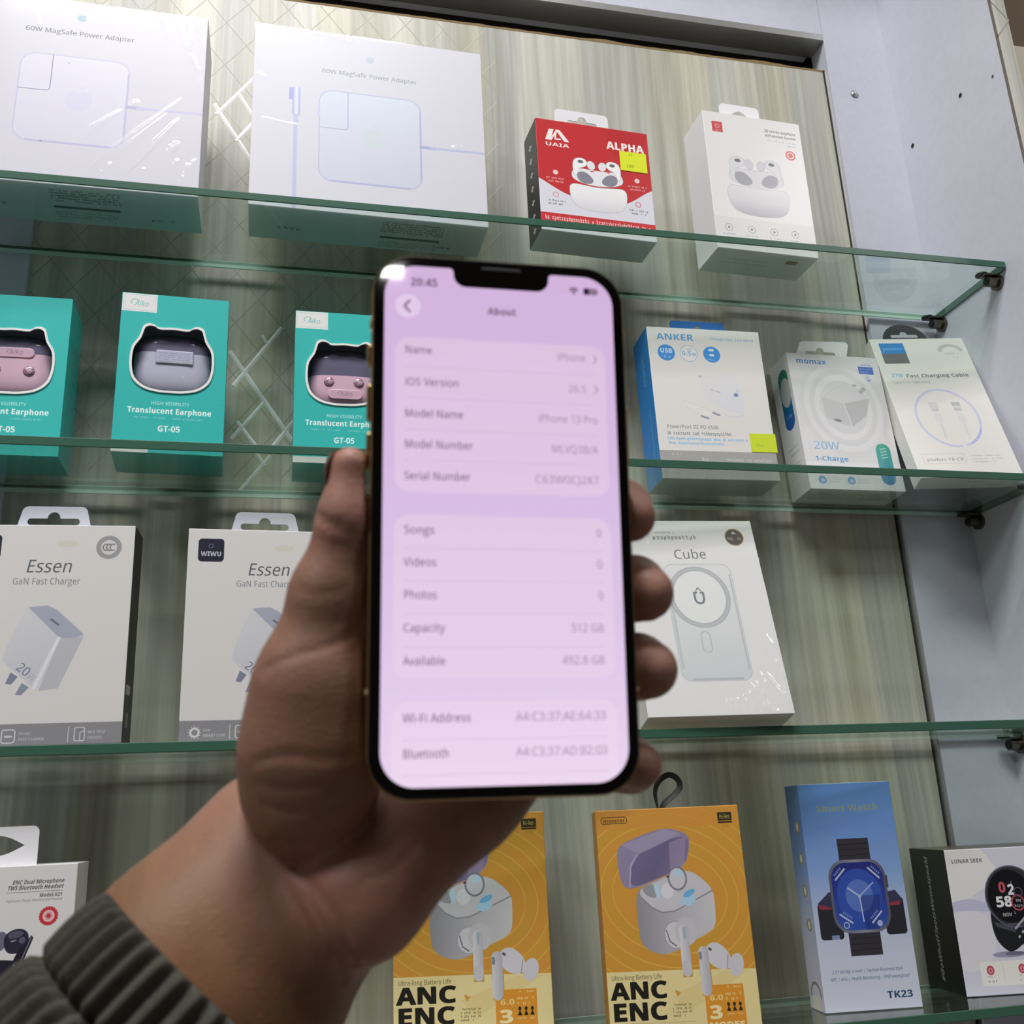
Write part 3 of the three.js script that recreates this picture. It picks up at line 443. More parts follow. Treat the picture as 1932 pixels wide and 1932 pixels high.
{ // 20 W cube charger box
  const b = stand('charger_box', 'grey-white charger box printed 20W with a green and blue pill on its side', 1, [0.4576, -0.8011, 0.0032, 0.0778, 0.0956, 0.1387, 0.0349]);
  const t = art(95.6, 138.7, PPM, (a) => {
    a.rect(0, 0, 95.6, 138.7, '#e2e2e3');
    for (const [r, c] of [[52, '#dededf'], [46, '#e6e6e7'], [40, '#dcdcde'], [34, '#e7e7e8'], [28, '#dddddf']]) a.ell(49, 55, r * 0.86, r, c);
    a.rect(0, 0, 95.6, 14, '#e2e2e3'); a.rect(0, 112, 95.6, 27, '#e8e9ea');
    a.text('momax', 8.2, 10.6, 7.6, '#3f86c9', { b: 1, x1: 39.8 });
    a.fine(75, 87, 9, 1.8, '#5a84cc', 8); a.rect(72.8, 10.4, 15.6, 8, '#3f6cc4'); a.fine(74.4, 87, 13.6, 2, '#86a6e2', 9); a.fine(74.4, 87, 17.2, 2, '#86a6e2', 9); a.fine(77, 86, 22.8, 2.6, '#7f9edc', 5); a.poly([[79, 24], [84, 24], [81.4, 27]], '#7f9edc');
    const top = [[30, 45.5], [48.5, 31.6], [63, 31.2], [77.4, 44.2], [49.4, 50.8]];
    a.blob([[30, 44], [48, 31.2], [64, 31], [77.6, 44], [72, 62.6], [54.4, 75.4], [44, 72], [29.6, 67], [27.6, 50]], '#d2d1d3'); a.poly(top, '#dcdbdd'); a.poly([[28, 47.4], [49.4, 51.2], [53.6, 74.8], [42, 71.6], [29.4, 67]], '#cfced0'); a.poly([[50.4, 51.2], [77.4, 44.8], [72, 62], [54.8, 74.8]], '#c3c2c4'); a.line([[50, 51], [54, 74]], '#e3e2e4', 1.2);
    a.rect(62.6, 30.2, 4.4, 2.4, '#b9b6ae', 1); a.c.save(); a.c.translate(72 * PPM, 36.4 * PPM); a.c.rotate(-0.65); a.c.fillStyle = '#bdbcbe'; a.c.fillRect(-4 * PPM, -2 * PPM, 8 * PPM, 4 * PPM); a.c.fillStyle = '#98979a'; a.c.fillRect(1 * PPM, -1.6 * PPM, 3 * PPM, 1.4 * PPM); a.c.restore();
    a.ell(40.4, 69, 4, 1.5, '#8b8a8c', null, 0, 0.15);
    a.text('20W', 10.4, 99.2, 10.8, '#8fb8dc', { x1: 36.8 }); a.text('1-Charge', 9.8, 110.8, 6.6, '#5a9bd4', { b: 1, x1: 43.2 });
    a.rect(73.2, 91.2, 15, 41.6, a.lg(0, 91, 0, 133, '#45ab92', '#48a0a2', '#5c93cf'), 7.4); for (let i = 0; i < 4; i++) a.line([[78, 97 + i * 3], [84, 96 + i * 3]], '#bfe3da', 0.8);
    for (const x of [13.1, 42.1]) { a.ell(x, 129.6, 4, 4, '#7fb0d8'); a.ell(x + 0.4, 130, 1.6, 1.6, '#c9dcec'); a.fine(x + 6, x + 19, 129, 1.4, '#b2b4b6', 14); a.fine(x + 6, x + 18, 131.8, 1.4, '#b2b4b6', 14); }
  });
  const sl = art(34.9, 138.7, 5, (a) => { a.rect(0, 0, 34.9, 138.7, '#e2e2e3'); a.rect(12, 12, 18, 62, a.lg(0, 12, 0, 74, '#0f6e53', '#1b7f74', '#156a9a', '#1a57b0'), 9); a.ell(22, 36, 9, 15, '#b9bcc0'); a.fine(16, 26, 62, 3, '#9cc0e6', 5); a.fine(8, 28, 92, 1.6, '#8b8d90', 14); a.fine(8, 28, 98, 1.6, '#8b8d90', 14); for (let i = 0; i < 5; i++) a.fine(6, 28, 108 + i * 3, 1.2, '#87898c', 16); });
  carton(b, card(t, 0.4), { side: plain(0xe2e2e3), sideL: card(sl), bottom: card(art(95.6, 34.9, 4, (a) => { a.rect(0, 0, 95.6, 34.9, '#e2e2e3'); for (let i = 0; i < 4; i++) { a.fine(12, 40, 10 + i * 4, 2, '#8b8e8f', 18); a.fine(60, 84, 10 + i * 4, 2.4, '#747778', 12); } })) });
  part(b.g, 'hang_tab', tabGeo([[11, -2], [64, -2], [69.5, 14], [68.5, 16.6], [66, 17.6], [21, 15.6], [18.6, 14.2]], [euroSlot(38, 3.2, 31, 3.6, 4)]), std(0xe4e4e6, 0.35), 0, b.h, b.d - 0.004);
}
{ // charging cable box, leaning far back
  const b = stand('cable_box', 'leaning white box with a pale blue cable ring and a blue and grey label', 1, [0.5516, -0.753, -0.1664, 0.33, 0.0943, 0.1725, 0.0173]);
  const t = art(94.3, 172.5, PPM, (a) => {
    a.rect(0, 0, 94.3, 172.5, '#e3e1db');
    a.rect(7.4, 6, 24.6, 14, '#3585c9'); a.text('yoobao', 9.6, 15.6, 6, '#6ab0e4', { b: 1, it: 1, x1: 29.6 }); a.rect(7, 20, 24.8, 13.4, '#6d6e6f'); a.fine(10, 20, 29, 2, '#8e8f90', 7);
    a.ell(77, 19, 11, 9, null, '#c2c0bb', 4, 0, 3.4, 6.0); a.fine(70, 84, 22, 2.6, '#b5b4b0', 8); a.fine(72, 82, 27, 2, '#b5b4b0', 6);
    a.text('27W', 8.4, 51.4, 6.2, '#8cb4dc', { x1: 20, b: 1 }); a.text('Fast Charging Cable', 22.6, 52, 6.2, '#77777a', { x1: 84.6, b: 1 }); a.text('Type-C to Lightning', 7, 59.4, 4, '#a2a2a2', { x1: 44 });
    a.ell(47, 103, 29.2, 34.5, null, '#c7cae3', 2.4); a.ell(47, 103, 29.2, 34.5, null, '#b3b8e8', 2.4, 0, 0.45, 1.1); a.rect(50, 134.6, 4, 4, '#e3e1db');
    for (const x of [33, 55]) { a.rect(x, 84, 9, 8, '#d3d3d2', 1); a.rect(x + 1, 92, 7, 3, '#c3c4c6'); a.rect(x + 1.6, 96, 6.6, 13, '#dbdbda', 1.4); a.line([[x + 5, 110], [x + 4.6, 128]], '#d6d6d8', 2); } a.rect(55.5, 84.4, 8, 4, '#b9babc', 0.6);
    a.box(8, 146, 39, 11, '#c6c5c1', 0.4, 1); a.text('yoobao YB-C8', 11, 154, 4.6, '#8a8a88', { x1: 45, it: 1 }); a.fine(53.5, 82, 149.4, 1.6, '#a7a6a2', 28); a.fine(53.5, 82, 153, 1.6, '#a7a6a2', 28); a.fine(53.5, 74, 156.4, 1.6, '#a7a6a2', 20);
  });
  carton(b, card(t, 0.45), { side: plain(0xe3e1db), bottom: card(art(94.3, 17.3, 4, (a) => { a.rect(0, 0, 94.3, 17.3, '#e3e1db'); a.fine(40, 62, 8, 2.2, '#9a9b9a', 8); a.fine(60, 80, 13, 3, '#9c9d9c', 8); })) });
  const N = 24, o = []; for (let i = 0; i <= N; i++) { const a = i / N * Math.PI; o.push([39 + 23 * Math.cos(a), -1 + 24 * Math.sin(a)]); }
  part(b.g, 'hang_tab', tabGeo(o, [euroSlot(39, 7, 28, 4.6, 3.8)]), std(0x141618, 0.4), 0, b.h, b.d - 0.004);
}
// ---- wall charger boxes
function essenFront() {
  return art(109, 146.5, PPM, (a) => {
    a.rect(0, 0, 109, 146.5, '#dcdbd9');
    a.rect(7, 7, 17.4, 16.6, '#10142c', 2.6); a.text('WIWU', 8.8, 19.6, 4.6, '#c9ccd8', { b: 1, x1: 22.8 }); a.box(14.2, 11, 2.6, 2.6, '#6a7090', 0.4, 0.5);
    a.ell(92.6, 15.4, 8.2, 8.2, '#9c9d9f'); a.ell(92.6, 15.4, 5.2, 5.2, '#d3d3d3'); for (let i = 0; i < 3; i++) a.ell(90.8 + i * 2.2, 15.4, 1.9, 2.2, null, '#77787b', 0.8, 0, 1.1, 5.2); 
    a.ell(66, 13, 7, 2.4, 'rgba(200,190,150,0.25)');
    a.text('Essen', 40.5, 33, 12.2, '#5a5c60', { x1: 70, skew: 0.16 }); a.text('GaN Fast Charger', 33.4, 41.4, 6.2, '#84868a', { x1: 76 });
    const d = -5; // printed plug
    a.blob([[36 + d, 92], [43 + d, 72], [49 + d, 57.5], [56 + d, 55.4], [64 + d, 56.4], [76 + d, 65], [86.4 + d, 75.6], [80 + d, 92], [72 + d, 111], [61 + d, 112.6], [47 + d, 101]], '#d2d4da');
    a.poly([[50 + d, 56.6], [62 + d, 55.6], [68 + d, 58.6], [86 + d, 75.4], [80 + d, 77.6], [71 + d, 77.6]], '#a9aec0'); a.poly([[71 + d, 78], [86 + d, 76.6], [72.6 + d, 110.6], [61 + d, 112]], '#bcbec6'); a.line([[70.6 + d, 77.6], [58 + d, 110]], '#e6e8ee', 2.2);
    a.poly([[49 + d, 58], [69 + d, 77], [56 + d, 108.6], [37 + d, 91.6]], a.lg(40, 60, 60, 105, '#d6d8dd', '#c9cbd3')); a.line([[64.8 + d, 65], [69.6 + d, 68.6]], '#6c7186', 1.4);
    a.text('20', 45.5 + d, 97.4, 8, '#6d748c', { rot: 0.66, b: 0 }); a.text('W', 52.6 + d, 103, 6, '#b3b7c4', { rot: 0.66 });
    a.poly([[43 + d, 99.6], [47.6 + d, 102.6], [44 + d, 107.6], [40.4 + d, 107]], '#7f869c'); a.poly([[50.4 + d, 106.6], [55 + d, 109.6], [50.6 + d, 114.6], [47 + d, 114.2]], '#8c92a6');
    a.rect(0, 132.8, 109, 13.7, '#8d8d91');
    for (const x of [32.8, 44.6 + 0, 76.2]) if (x !== 44.6) a.line([[x, 135.6], [x, 145]], '#c6c6c9', 0.6);
    a.ell(10.2, 140.6, 2.6, 2.6, null, '#dedee0', 1.3); for (let i = 0; i < 12; i++) { const q = i * Math.PI / 6; a.line([[10.2 + 3 * Math.cos(q), 140.6 + 3 * Math.sin(q)], [10.2 + 4 * Math.cos(q), 140.6 + 4 * Math.sin(q)]], '#dedee0', 0.5); }
    a.text('GAN', 15.5, 139.8, 2.4, '#d0d0d3'); a.text('SMART CHIP', 15.5, 143.4, 2.6, '#d0d0d3', { x1: 30 });
    a.box(36.4, 136.4, 7.8, 8.2, '#d8d8da', 0.7, 1.4); a.rect(38, 140, 4.6, 1.2, '#d8d8da'); a.text('PD+QC', 46.4, 139.8, 2.4, '#cfcfd2'); a.text('FAST CHARGE', 46.4, 143.4, 2.6, '#cfcfd2', { x1: 62 });
    a.box(80, 136, 6, 8.4, '#d8d8da', 0.6, 0.8); a.rect(83.4, 138.8, 2.8, 5.4, '#8d8d91'); a.box(83.4, 138.8, 2.8, 5.4, '#d8d8da', 0.5, 0.4); a.text('MULTIPLE', 88, 139.8, 2.4, '#cfcfd2'); a.text('DEVICES', 88, 143.4, 2.4, '#cfcfd2');
  });
}
const essenTex = essenFront();
const essenSide = art(30, 146.5, 5, (a) => { a.rect(0, 0, 30, 146.5, '#3a3a38'); a.rect(4, 108, 14, 6.5, '#b9b9b6'); a.rect(8, 126, 8, 10, '#8b8b88'); for (let i = 0; i < 4; i++) a.fine(4, 16, 118 + i * 2.2, 1.2, '#77776f', 10); });
for (const [label, pose] of [['white charger box at the left strip, dark side showing', [-0.2044, -0.7386, -0.0436, 0, 0.109, 0.1462, 0.03]], ['white charger box half hidden behind the thumb', [-0.0636, -0.7409, 0.03, 0, 0.109, 0.1471, 0.03]]]) {
  const b = stand('wall_charger_box', label, 2, pose, 'white wall charger boxes with a dark badge');
  carton(b, card(essenTex, 0.5), { side: card(essenSide, 0.5), top: plain(0xcfd0d4), bottom: plain(0x8d8d91) });
  part(b.g, 'hang_tab', tabGeo([[26.5, -0.5], [78.5, -0.5], [77, 1.2], ...roundPts(31, 1.2, 74, 17.6, 4.5).slice(2), [28, 1.2]], [euroSlot(52, 6.6, 34, 4.8, 4.2)]), std(0xdde0ea, 0.2, { transmission: 0.15, thickness: 0 }), 0, b.h, b.d * 0.5);
}
{ // wireless power bank box in film
  const b = stand('power_bank_box', 'film-wrapped white box printed Cube with a magnetic ring', 2, [0.2634, -0.7255, -0.0677, 0.2507, 0.1125, 0.1658, 0.03]);
  const t = art(112.5, 165.8, PPM, (a) => {
    a.rect(0, 0, 112.5, 165.8, '#e2e3e2');
    a.ell(95.7, 15.4, 8, 8, '#56524c'); a.ell(95.7, 15.4, 7.6, 7.6, null, '#b09a6c', 0.8); a.fine(90, 101.4, 18, 3, '#b9b8b4', 7); a.poly([[93.4, 12.6], [95.7, 9.8], [98, 12.6]], '#c3c2be');
    a.fine(27, 48, 11.6, 2, '#9b9c9e', 12); a.fine(27, 64, 17.2, 3.6, '#85878a', 12, 0.98);
    a.text('Cube', 41.6, 35.2, 11.6, '#77787b', { x1: 69 });
    a.rect(30.6, 39.8, 56, 99.4, a.lg(0, 40, 0, 139, '#e0e1e1', '#dadddd', '#ced4d6'), 8); a.box(31, 40.2, 55.2, 98.6, '#c6cccf', 0.9, 8); a.line([[84.6, 50], [84.6, 130]], '#b9c0c4', 1.2); a.line([[40, 137.4], [78, 137.4]], '#b6bec4', 1.8); a.line([[33, 60], [33, 128]], '#c3c9cc', 2.2);
    a.ell(56.5, 69, 23.2, 24.8, '#e4e6e5', '#bcc0c4', 3.6); a.ell(56.5, 69, 21.4, 23, null, '#a6abb0', 0.6); a.ell(56.5, 69, 24.6, 26.2, null, '#aab0b4', 0.5);
    a.line([[52.6, 65.4], [52.6, 71.4], [53.8, 74], [56.2, 74.8], [58.6, 74], [59.8, 71.4], [59.8, 65.4]], '#77838a', 1.7); a.line([[52.6, 65.4], [54.4, 65.4]], '#77838a', 1.7); a.line([[58, 65.4], [59.8, 65.4]], '#77838a', 1.7); a.line([[54.2, 63.8], [56.2, 61.2], [58.2, 63.8]], '#77838a', 0.9);
    a.box(51.6, 98.6, 7, 17.4, '#bcc2c5', 1, 3.5);
  });
  carton(b, card(t, 0.35), { side: plain(0xe2e3e2), bottom: plain(0xe2e3e2) });
  film(b, [[60, 153.5, 61, 161, 0.9, 0.6], [63.8, 153.6, 64.5, 162, 0.9, 0.6], [69, 152.5, 70.3, 163.6, 1, 0.7], [74.4, 150, 76.2, 165, 1, 0.7], [79, 146.6, 82.6, 164, 1.1, 0.8], [82.4, 141.6, 90, 164, 1.2, 0.9], [86.4, 140.5, 94.8, 164, 1.1, 0.8], [96.6, 134.4, 107, 155, 1.3, 0.9], [90.6, 133, 95.3, 146, 1.1, 0.7], [105.5, 123, 109.2, 140, 1.1, 0.7], [102.5, 102, 107, 111, 0.9, 0.5], [2, 34.5, 110, 35.5, 1.4, 0.35], [4, 37, 20, 42, 1.3, 0.6], [22, 22, 8, 12, 3, 0.5], [88, 160, 100, 164, 1.0, 0.5], [104, 145, 110, 160, 1.0, 0.6]]);
}
{ // headset box
  const b = stand('headset_box', 'white headset box with black earbuds and an eye-shaped hanger hole', 3, [-0.2083, -0.75, 0, 0, 0.09, 0.13, 0.04]);
  const t = art(90, 130, 9, (a) => {
    a.rect(0, 0, 90, 130, '#dededd');
    a.text('ENC Dual Microphone', 53, 10.9, 3.4, '#3c3c40', { b: 1, it: 1, x1: 82.8 }); a.text('TWS Bluetooth Headset', 50.4, 14.2, 3.4, '#3c3c40', { b: 1, it: 1, x1: 82.6 }); a.line([[50.4, 15.5], [82.5, 15.5]], '#4a4a4e', 0.22); a.text('Model:X21', 69.2, 18.8, 3, '#4a4a4e', { b: 1, x1: 82.4 }); a.text('Ergonomic Design, Beautiful and Practical', 50.4, 21, 2, '#77777b', { it: 1, x1: 82.4 });
    a.text('TWS', 8, 24, 14, '#3c3c40', { b: 1 });
    for (let i = 0; i < 20; i++) { const q = i / 20 * Math.PI * 2; a.ell(75.4 + 4.8 * Math.cos(q), 30 + 4.8 * Math.sin(q), 0.8, 0.8, '#c8373f'); } a.ell(75.4, 30, 4.9, 4.9, '#c8373f'); a.ell(75.4, 30, 3.4, 3.4, '#ecc9cb'); a.ell(75.4, 30, 2.4, 2.4, '#dca0a4'); a.ell(75.4, 30, 1.3, 1.3, '#c8373f');
    a.blob([[46, 38], [52, 37], [54, 44], [50, 49], [44, 48]], '#6c6c80'); a.blob([[51, 40], [56, 36.4], [62, 36.4], [65.4, 40], [65, 46], [61, 50], [55, 50.6], [51.6, 47]], '#2b2a3a'); a.blob([[53, 39], [58, 37], [63, 38.4], [60, 41.4], [54, 42]], '#565669'); a.ell(61.6, 43, 1.8, 1.8, '#5c5c70'); a.line([[55.4, 43.4], [58, 42.8]], '#a9a9b8', 0.6); a.poly([[63, 46], [66.6, 40.4], [67.8, 42], [62, 58], [57.4, 60], [56.6, 56], [60, 48]], '#1f1e2a'); a.line([[66.4, 42], [61, 57]], '#8a8a98', 0.5);
    a.blob([[30, 56], [46, 53], [58, 54], [66, 56], [68.4, 62], [64, 72], [50, 78], [34, 74]], '#232230'); a.ell(64, 60, 4, 5, '#6a6a7c'); a.text('R', 57.4, 58, 2.6, '#c9c9d0', {}); a.line([[56, 60], [58, 61.6], [60.4, 61]], '#a9a9b4', 0.5); a.ell(53.6, 65, 1.4, 1.8, null, '#b9b9c4', 0.6);
  });
  carton(b, card(t, 0.45), { side: plain(0xdededd), top: plain(0xdededd) });
  const eye = []; for (let i = 0; i <= 12; i++) { const u = i / 12; eye.push([22 + 34 * u, 12 + 6.4 * Math.sin(Math.PI * u)]); } for (let i = 11; i > 0; i--) { const u = i / 12; eye.push([22 + 34 * u, 12 - 6.0 * Math.sin(Math.PI * u)]); }
  part(b.g, 'hang_tab', tabGeo(roundPts(14, -1, 64, 23.5, 4), [eye]), std(0xe8e8ec, 0.3), 0, b.h, b.d * 0.75);
}
// ---- orange earbud boxes
const orangeTex = art(113, 144.5, 8, (a) => {
  a.rect(0, 0, 113, 144.5, '#d0933f');
  for (let i = 9; i >= 0; i--) a.ell(53, 58, 44 + i * 9, 30 + i * 8.2, i % 2 ? '#cb983a' : '#cf953c', '#d8aa4c', 0.8, 0.14);
  a.rect(0, 0, 113, 13, 'rgba(208,147,63,0.75)');
  a.box(4, 4.8, 20.4, 4.4, '#4a3a18', 0.5, 2); a.text('monster', 5.6, 8.4, 3.4, '#4a3a18', { b: 1, x1: 22.8 });
  a.rect(96.2, 4.6, 11.2, 5.8, '#33301c'); a.text('Hi-Res', 97.6, 9, 4, '#c9b468', { x1: 105.8 }); a.rect(96.2, 10.8, 11.2, 1.2, '#33301c'); a.fine(98.4, 106, 14.6, 2, '#a08a3c', 5);
  // lid
  a.blob([[14, 30], [17, 23.6], [34, 18], [52, 13.4], [62, 15], [71, 18.4], [72.4, 24], [68, 40], [44, 47.4], [24, 54], [16, 50.6]], '#8f87a6'); a.poly([[18, 24], [52.6, 14.2], [66, 17.6], [32, 30]], '#9d97b2'); a.blob([[30, 31], [40, 27.6], [62, 19.6], [71, 20.6], [71.6, 26], [66.6, 40], [40, 48.6], [23.6, 52.6], [23, 42]], a.lg(25, 20, 70, 50, '#776f94', '#6b6488', '#8a80a0')); a.poly([[56, 23.6], [69.8, 19.6], [66, 40], [55, 43.4]], 'rgba(170,150,180,0.5)'); a.line([[30, 31], [24.6, 38], [22.6, 52]], '#b3adc6', 1);
  // case
  a.blob([[26.6, 54], [40, 49], [66, 41.6], [76, 45.6], [87, 55.6], [87, 66], [86.4, 80], [78, 84.4], [64, 90], [50, 96], [40, 96], [28, 90], [26.6, 76]], a.lg(26, 0, 88, 0, '#8f8f96', '#b5b5ba', '#c9c9cd')); a.blob([[27.6, 54.6], [40, 50], [66, 42.4], [76, 46.4], [86, 56.6], [72, 62.4], [56, 69.4], [46, 70], [36, 64.4]], '#c6c6cb'); a.line([[30, 58], [38, 65.6], [46, 69.4], [56, 68.8], [86, 56.6]], '#8c8c92', 0.9);
  a.blob([[31, 53.4], [38, 50], [43, 52], [44, 60], [36, 59]], '#98999f'); a.poly([[41, 52], [45, 50], [46, 58], [43, 61]], '#b9d3e4'); a.blob([[47, 52], [54, 49], [58, 56], [52, 62], [46, 58]], '#d9d9dd'); a.blob([[58, 62], [70, 58], [74, 62], [66, 67]], '#a9cfe6'); a.ell(68, 57.6, 5, 2, '#6fb1de', null, 0, -0.4); a.ell(60, 47.6, 6.8, 7.4, '#c9c9cf', '#7e7e86', 1.3); a.ell(61, 44, 4, 2.4, '#b5d2e4'); a.ell(52.6, 46.2, 1, 0.6, '#33333a');
  // buds
  a.ell(54.6, 84, 8.2, 8.6, '#cfcfd3', '#9a9aa0', 0.5); a.line([[48, 81], [50, 88], [54.6, 91]], '#6a6a70', 0.8); a.ell(63, 82, 8.6, 9, '#c3c3c8'); a.rect(57.4, 77.6, 7.2, 32.8, a.lg(57, 0, 65, 0, '#dadade', '#c9c9ce', '#b6b6bc'), 3.6); a.rect(60.4, 79, 2, 8, '#9db4c0', 0.8);
  a.blob([[76, 92], [84, 89], [92, 94], [96, 102], [92, 108], [82, 106], [76, 100]], '#cfcfd4'); a.ell(98.6, 104.6, 5.4, 7.4, '#cbcbd1', null, 0, 0.35); a.line([[93, 98], [91, 109]], '#8f8f96', 0.6); a.rect(70.6, 92, 7.6, 31, a.lg(70, 0, 78, 0, '#d6d6db', '#c3c3c9', '#b3b3ba'), 3.8); a.rect(70.8, 95.4, 2.2, 5, '#7d8c96', 0.8); a.ell(79.6, 94, 1.6, 0.9, '#5b5b60', null, 0, 0.6);
  const lower = (f) => f;
  a.c.globalCompositeOperation = 'destination-over'; a.c.globalCompositeOperation = 'source-over';
  a.poly([[0, 105.6], [56, 106], [56, 144.5], [0, 144.5]], '#e6d69c'); a.poly([[79, 106.8], [113, 107.4], [113, 144.5], [56, 144.5], [56, 111.4], [71, 111.4], [71, 122.8], [79, 122.8]], '#e6d69c'); a.rect(56, 110.8, 15, 34, '#e6d69c'); a.rect(64.8, 106.4, 5.6, 6, '#e6d69c'); a.rect(55.8, 106.2, 1.8, 8, '#e6d69c'); a.rect(79, 107, 14, 3, '#e6d69c');
  a.poly([[48, 122], [88, 108], [108, 108], [60, 132]], 'rgba(216,190,120,0.35)');
  a.rect(57.6, 100, 6.8, 10.6, '#c6c6cb', 3.4); a.rect(70.6, 104, 7.6, 19, a.lg(70, 0, 78, 0, '#d6d6db', '#c3c3c9', '#b3b3ba'), 3.8); a.ell(98.6, 104.6, 5.4, 7.4, '#cbcbd1', null, 0, 0.35);
  a.text('Ultra-long Battery Life', 3.4, 110.8, 4, '#57502e', { x1: 41.4 });
  a.text('ANC', 2.4, 122.6, 14.2, '#1f1d16', { b: 1, x1: 44.8, lw: 0.7 }); a.text('ENC', 2.2, 135.8, 14.6, '#1f1d16', { b: 1, x1: 43.6, lw: 0.7 });
  a.poly([[50, 118], [54.6, 120], [52, 122.6]], '#d39a3a'); for (let i = 0; i < 4; i++) a.fine(47.6, 62, 128 + i * 2.2, 1.5, '#6b6238', 12); a.line([[2, 137.4], [64, 138]], '#b9ab74', 0.3);
  a.text('W28N', 28.4, 144, 6.6, '#2a281c', { b: 1, x1: 53.6 }); a.text('PRO', 55.6, 144, 4, '#2a281c', { b: 1, x1: 62 });
  a.rect(72.4, 116.4, 29.4, 28.4, '#dc9633'); a.rect(70.6, 104, 7.6, 19, a.lg(70, 0, 78, 0, '#d6d6db', '#c3c3c9', '#b3b3ba'), 3.8);
  a.text('6.0', 75.6, 126, 5, '#ecd488', { b: 1, x1: 86 }); a.fine(88, 100, 118.6, 1.4, '#f0dca0', 7); a.fine(88, 100, 123, 1.8, '#f0dca0', 9); a.fine(88, 97, 126, 1.8, '#f0dca0', 7);
  a.text('3', 74.8, 137, 11, '#f2e4ac', { b: 1, x1: 84.6, lw: 0.4 }); for (let i = 0; i < 3; i++) { const x = 89.4 + i * 4.4; a.ell(x, 128.6, 1.1, 1.2, '#2a2618'); a.poly([[x - 1.6, 132.8], [x, 129.4], [x + 1.6, 132.8]], '#2a2618'); } a.fine(88, 100, 135, 1.2, '#f0dca0', 10);
  a.text('MODES', 73.6, 142.6, 4.6, '#f0dca0', { b: 1, x1: 100.4, lw: 0.3 });
});
for (const [label, pose, loop] of [['orange earbud box below the palm', [0.0897, -0.798, -0.2, 0.05, 0.1115, 0.1476, 0.028], 0], ['orange earbud box with a black wrist loop on top', [0.230, -0.746, -0.2, 0.05, 0.1035, 0.1459, 0.028], 1]]) {
  const b = stand('earbud_box', label, 3, pose);
  carton(b, card(orangeTex, 0.42), { side: plain(0xd09a45), top: plain(0xdf9f48), bottom: plain(0xd9c890) });
  if (loop) {
    const p = [[46.5, -1.5], [45.4, 6], [45.6, 13], [49.2, 19.6], [56.6, 23.4], [62.4, 20.4], [64, 15], [60.4, 10.2], [51, 3], [48.4, -1.5]].map(([x, y]) => V(x / 1000, b.h + y / 1000, b.d * 0.85));
    const curve = new THREE.CatmullRomCurve3(p), n = 60, pos = [], idx = [];
    for (let i = 0; i <= n; i++) { const q = curve.getPoint(i / n), tw = 0.2 + 1.1 * Math.sin(i / n * Math.PI * 0.9), t = curve.getTangent(i / n), nor = V(-t.y, t.x, 0); const e = V(0, 0, 1).multiplyScalar(Math.cos(tw)).addScaledVector(nor, Math.sin(tw)).multiplyScalar(0.0021), f = V(0, 0, 1).cross(t).multiplyScalar(Math.cos(tw)).addScaledVector(V(0, 0, -1), Math.sin(tw)).multiplyScalar(0.0004); for (const [s, r] of [[1, 1], [-1, 1], [-1, -1], [1, -1]]) pos.push(...q.clone().addScaledVector(e, s).addScaledVector(f, r).toArray()); if (i) for (let k = 0; k < 4; k++) { const a0 = (i - 1) * 4 + k, a1 = (i - 1) * 4 + (k + 1) % 4; idx.push(a0, a1, a0 + 4, a1, a1 + 4, a0 + 4); } }
    const g = new THREE.BufferGeometry(); g.setAttribute('position', new THREE.Float32BufferAttribute(pos, 3)); g.setIndex(idx); g.computeVertexNormals();
    part(b.g, 'wrist_loop', g, std(0x1d1d1b, 0.55, { side: THREE.DoubleSide }));
  }
}
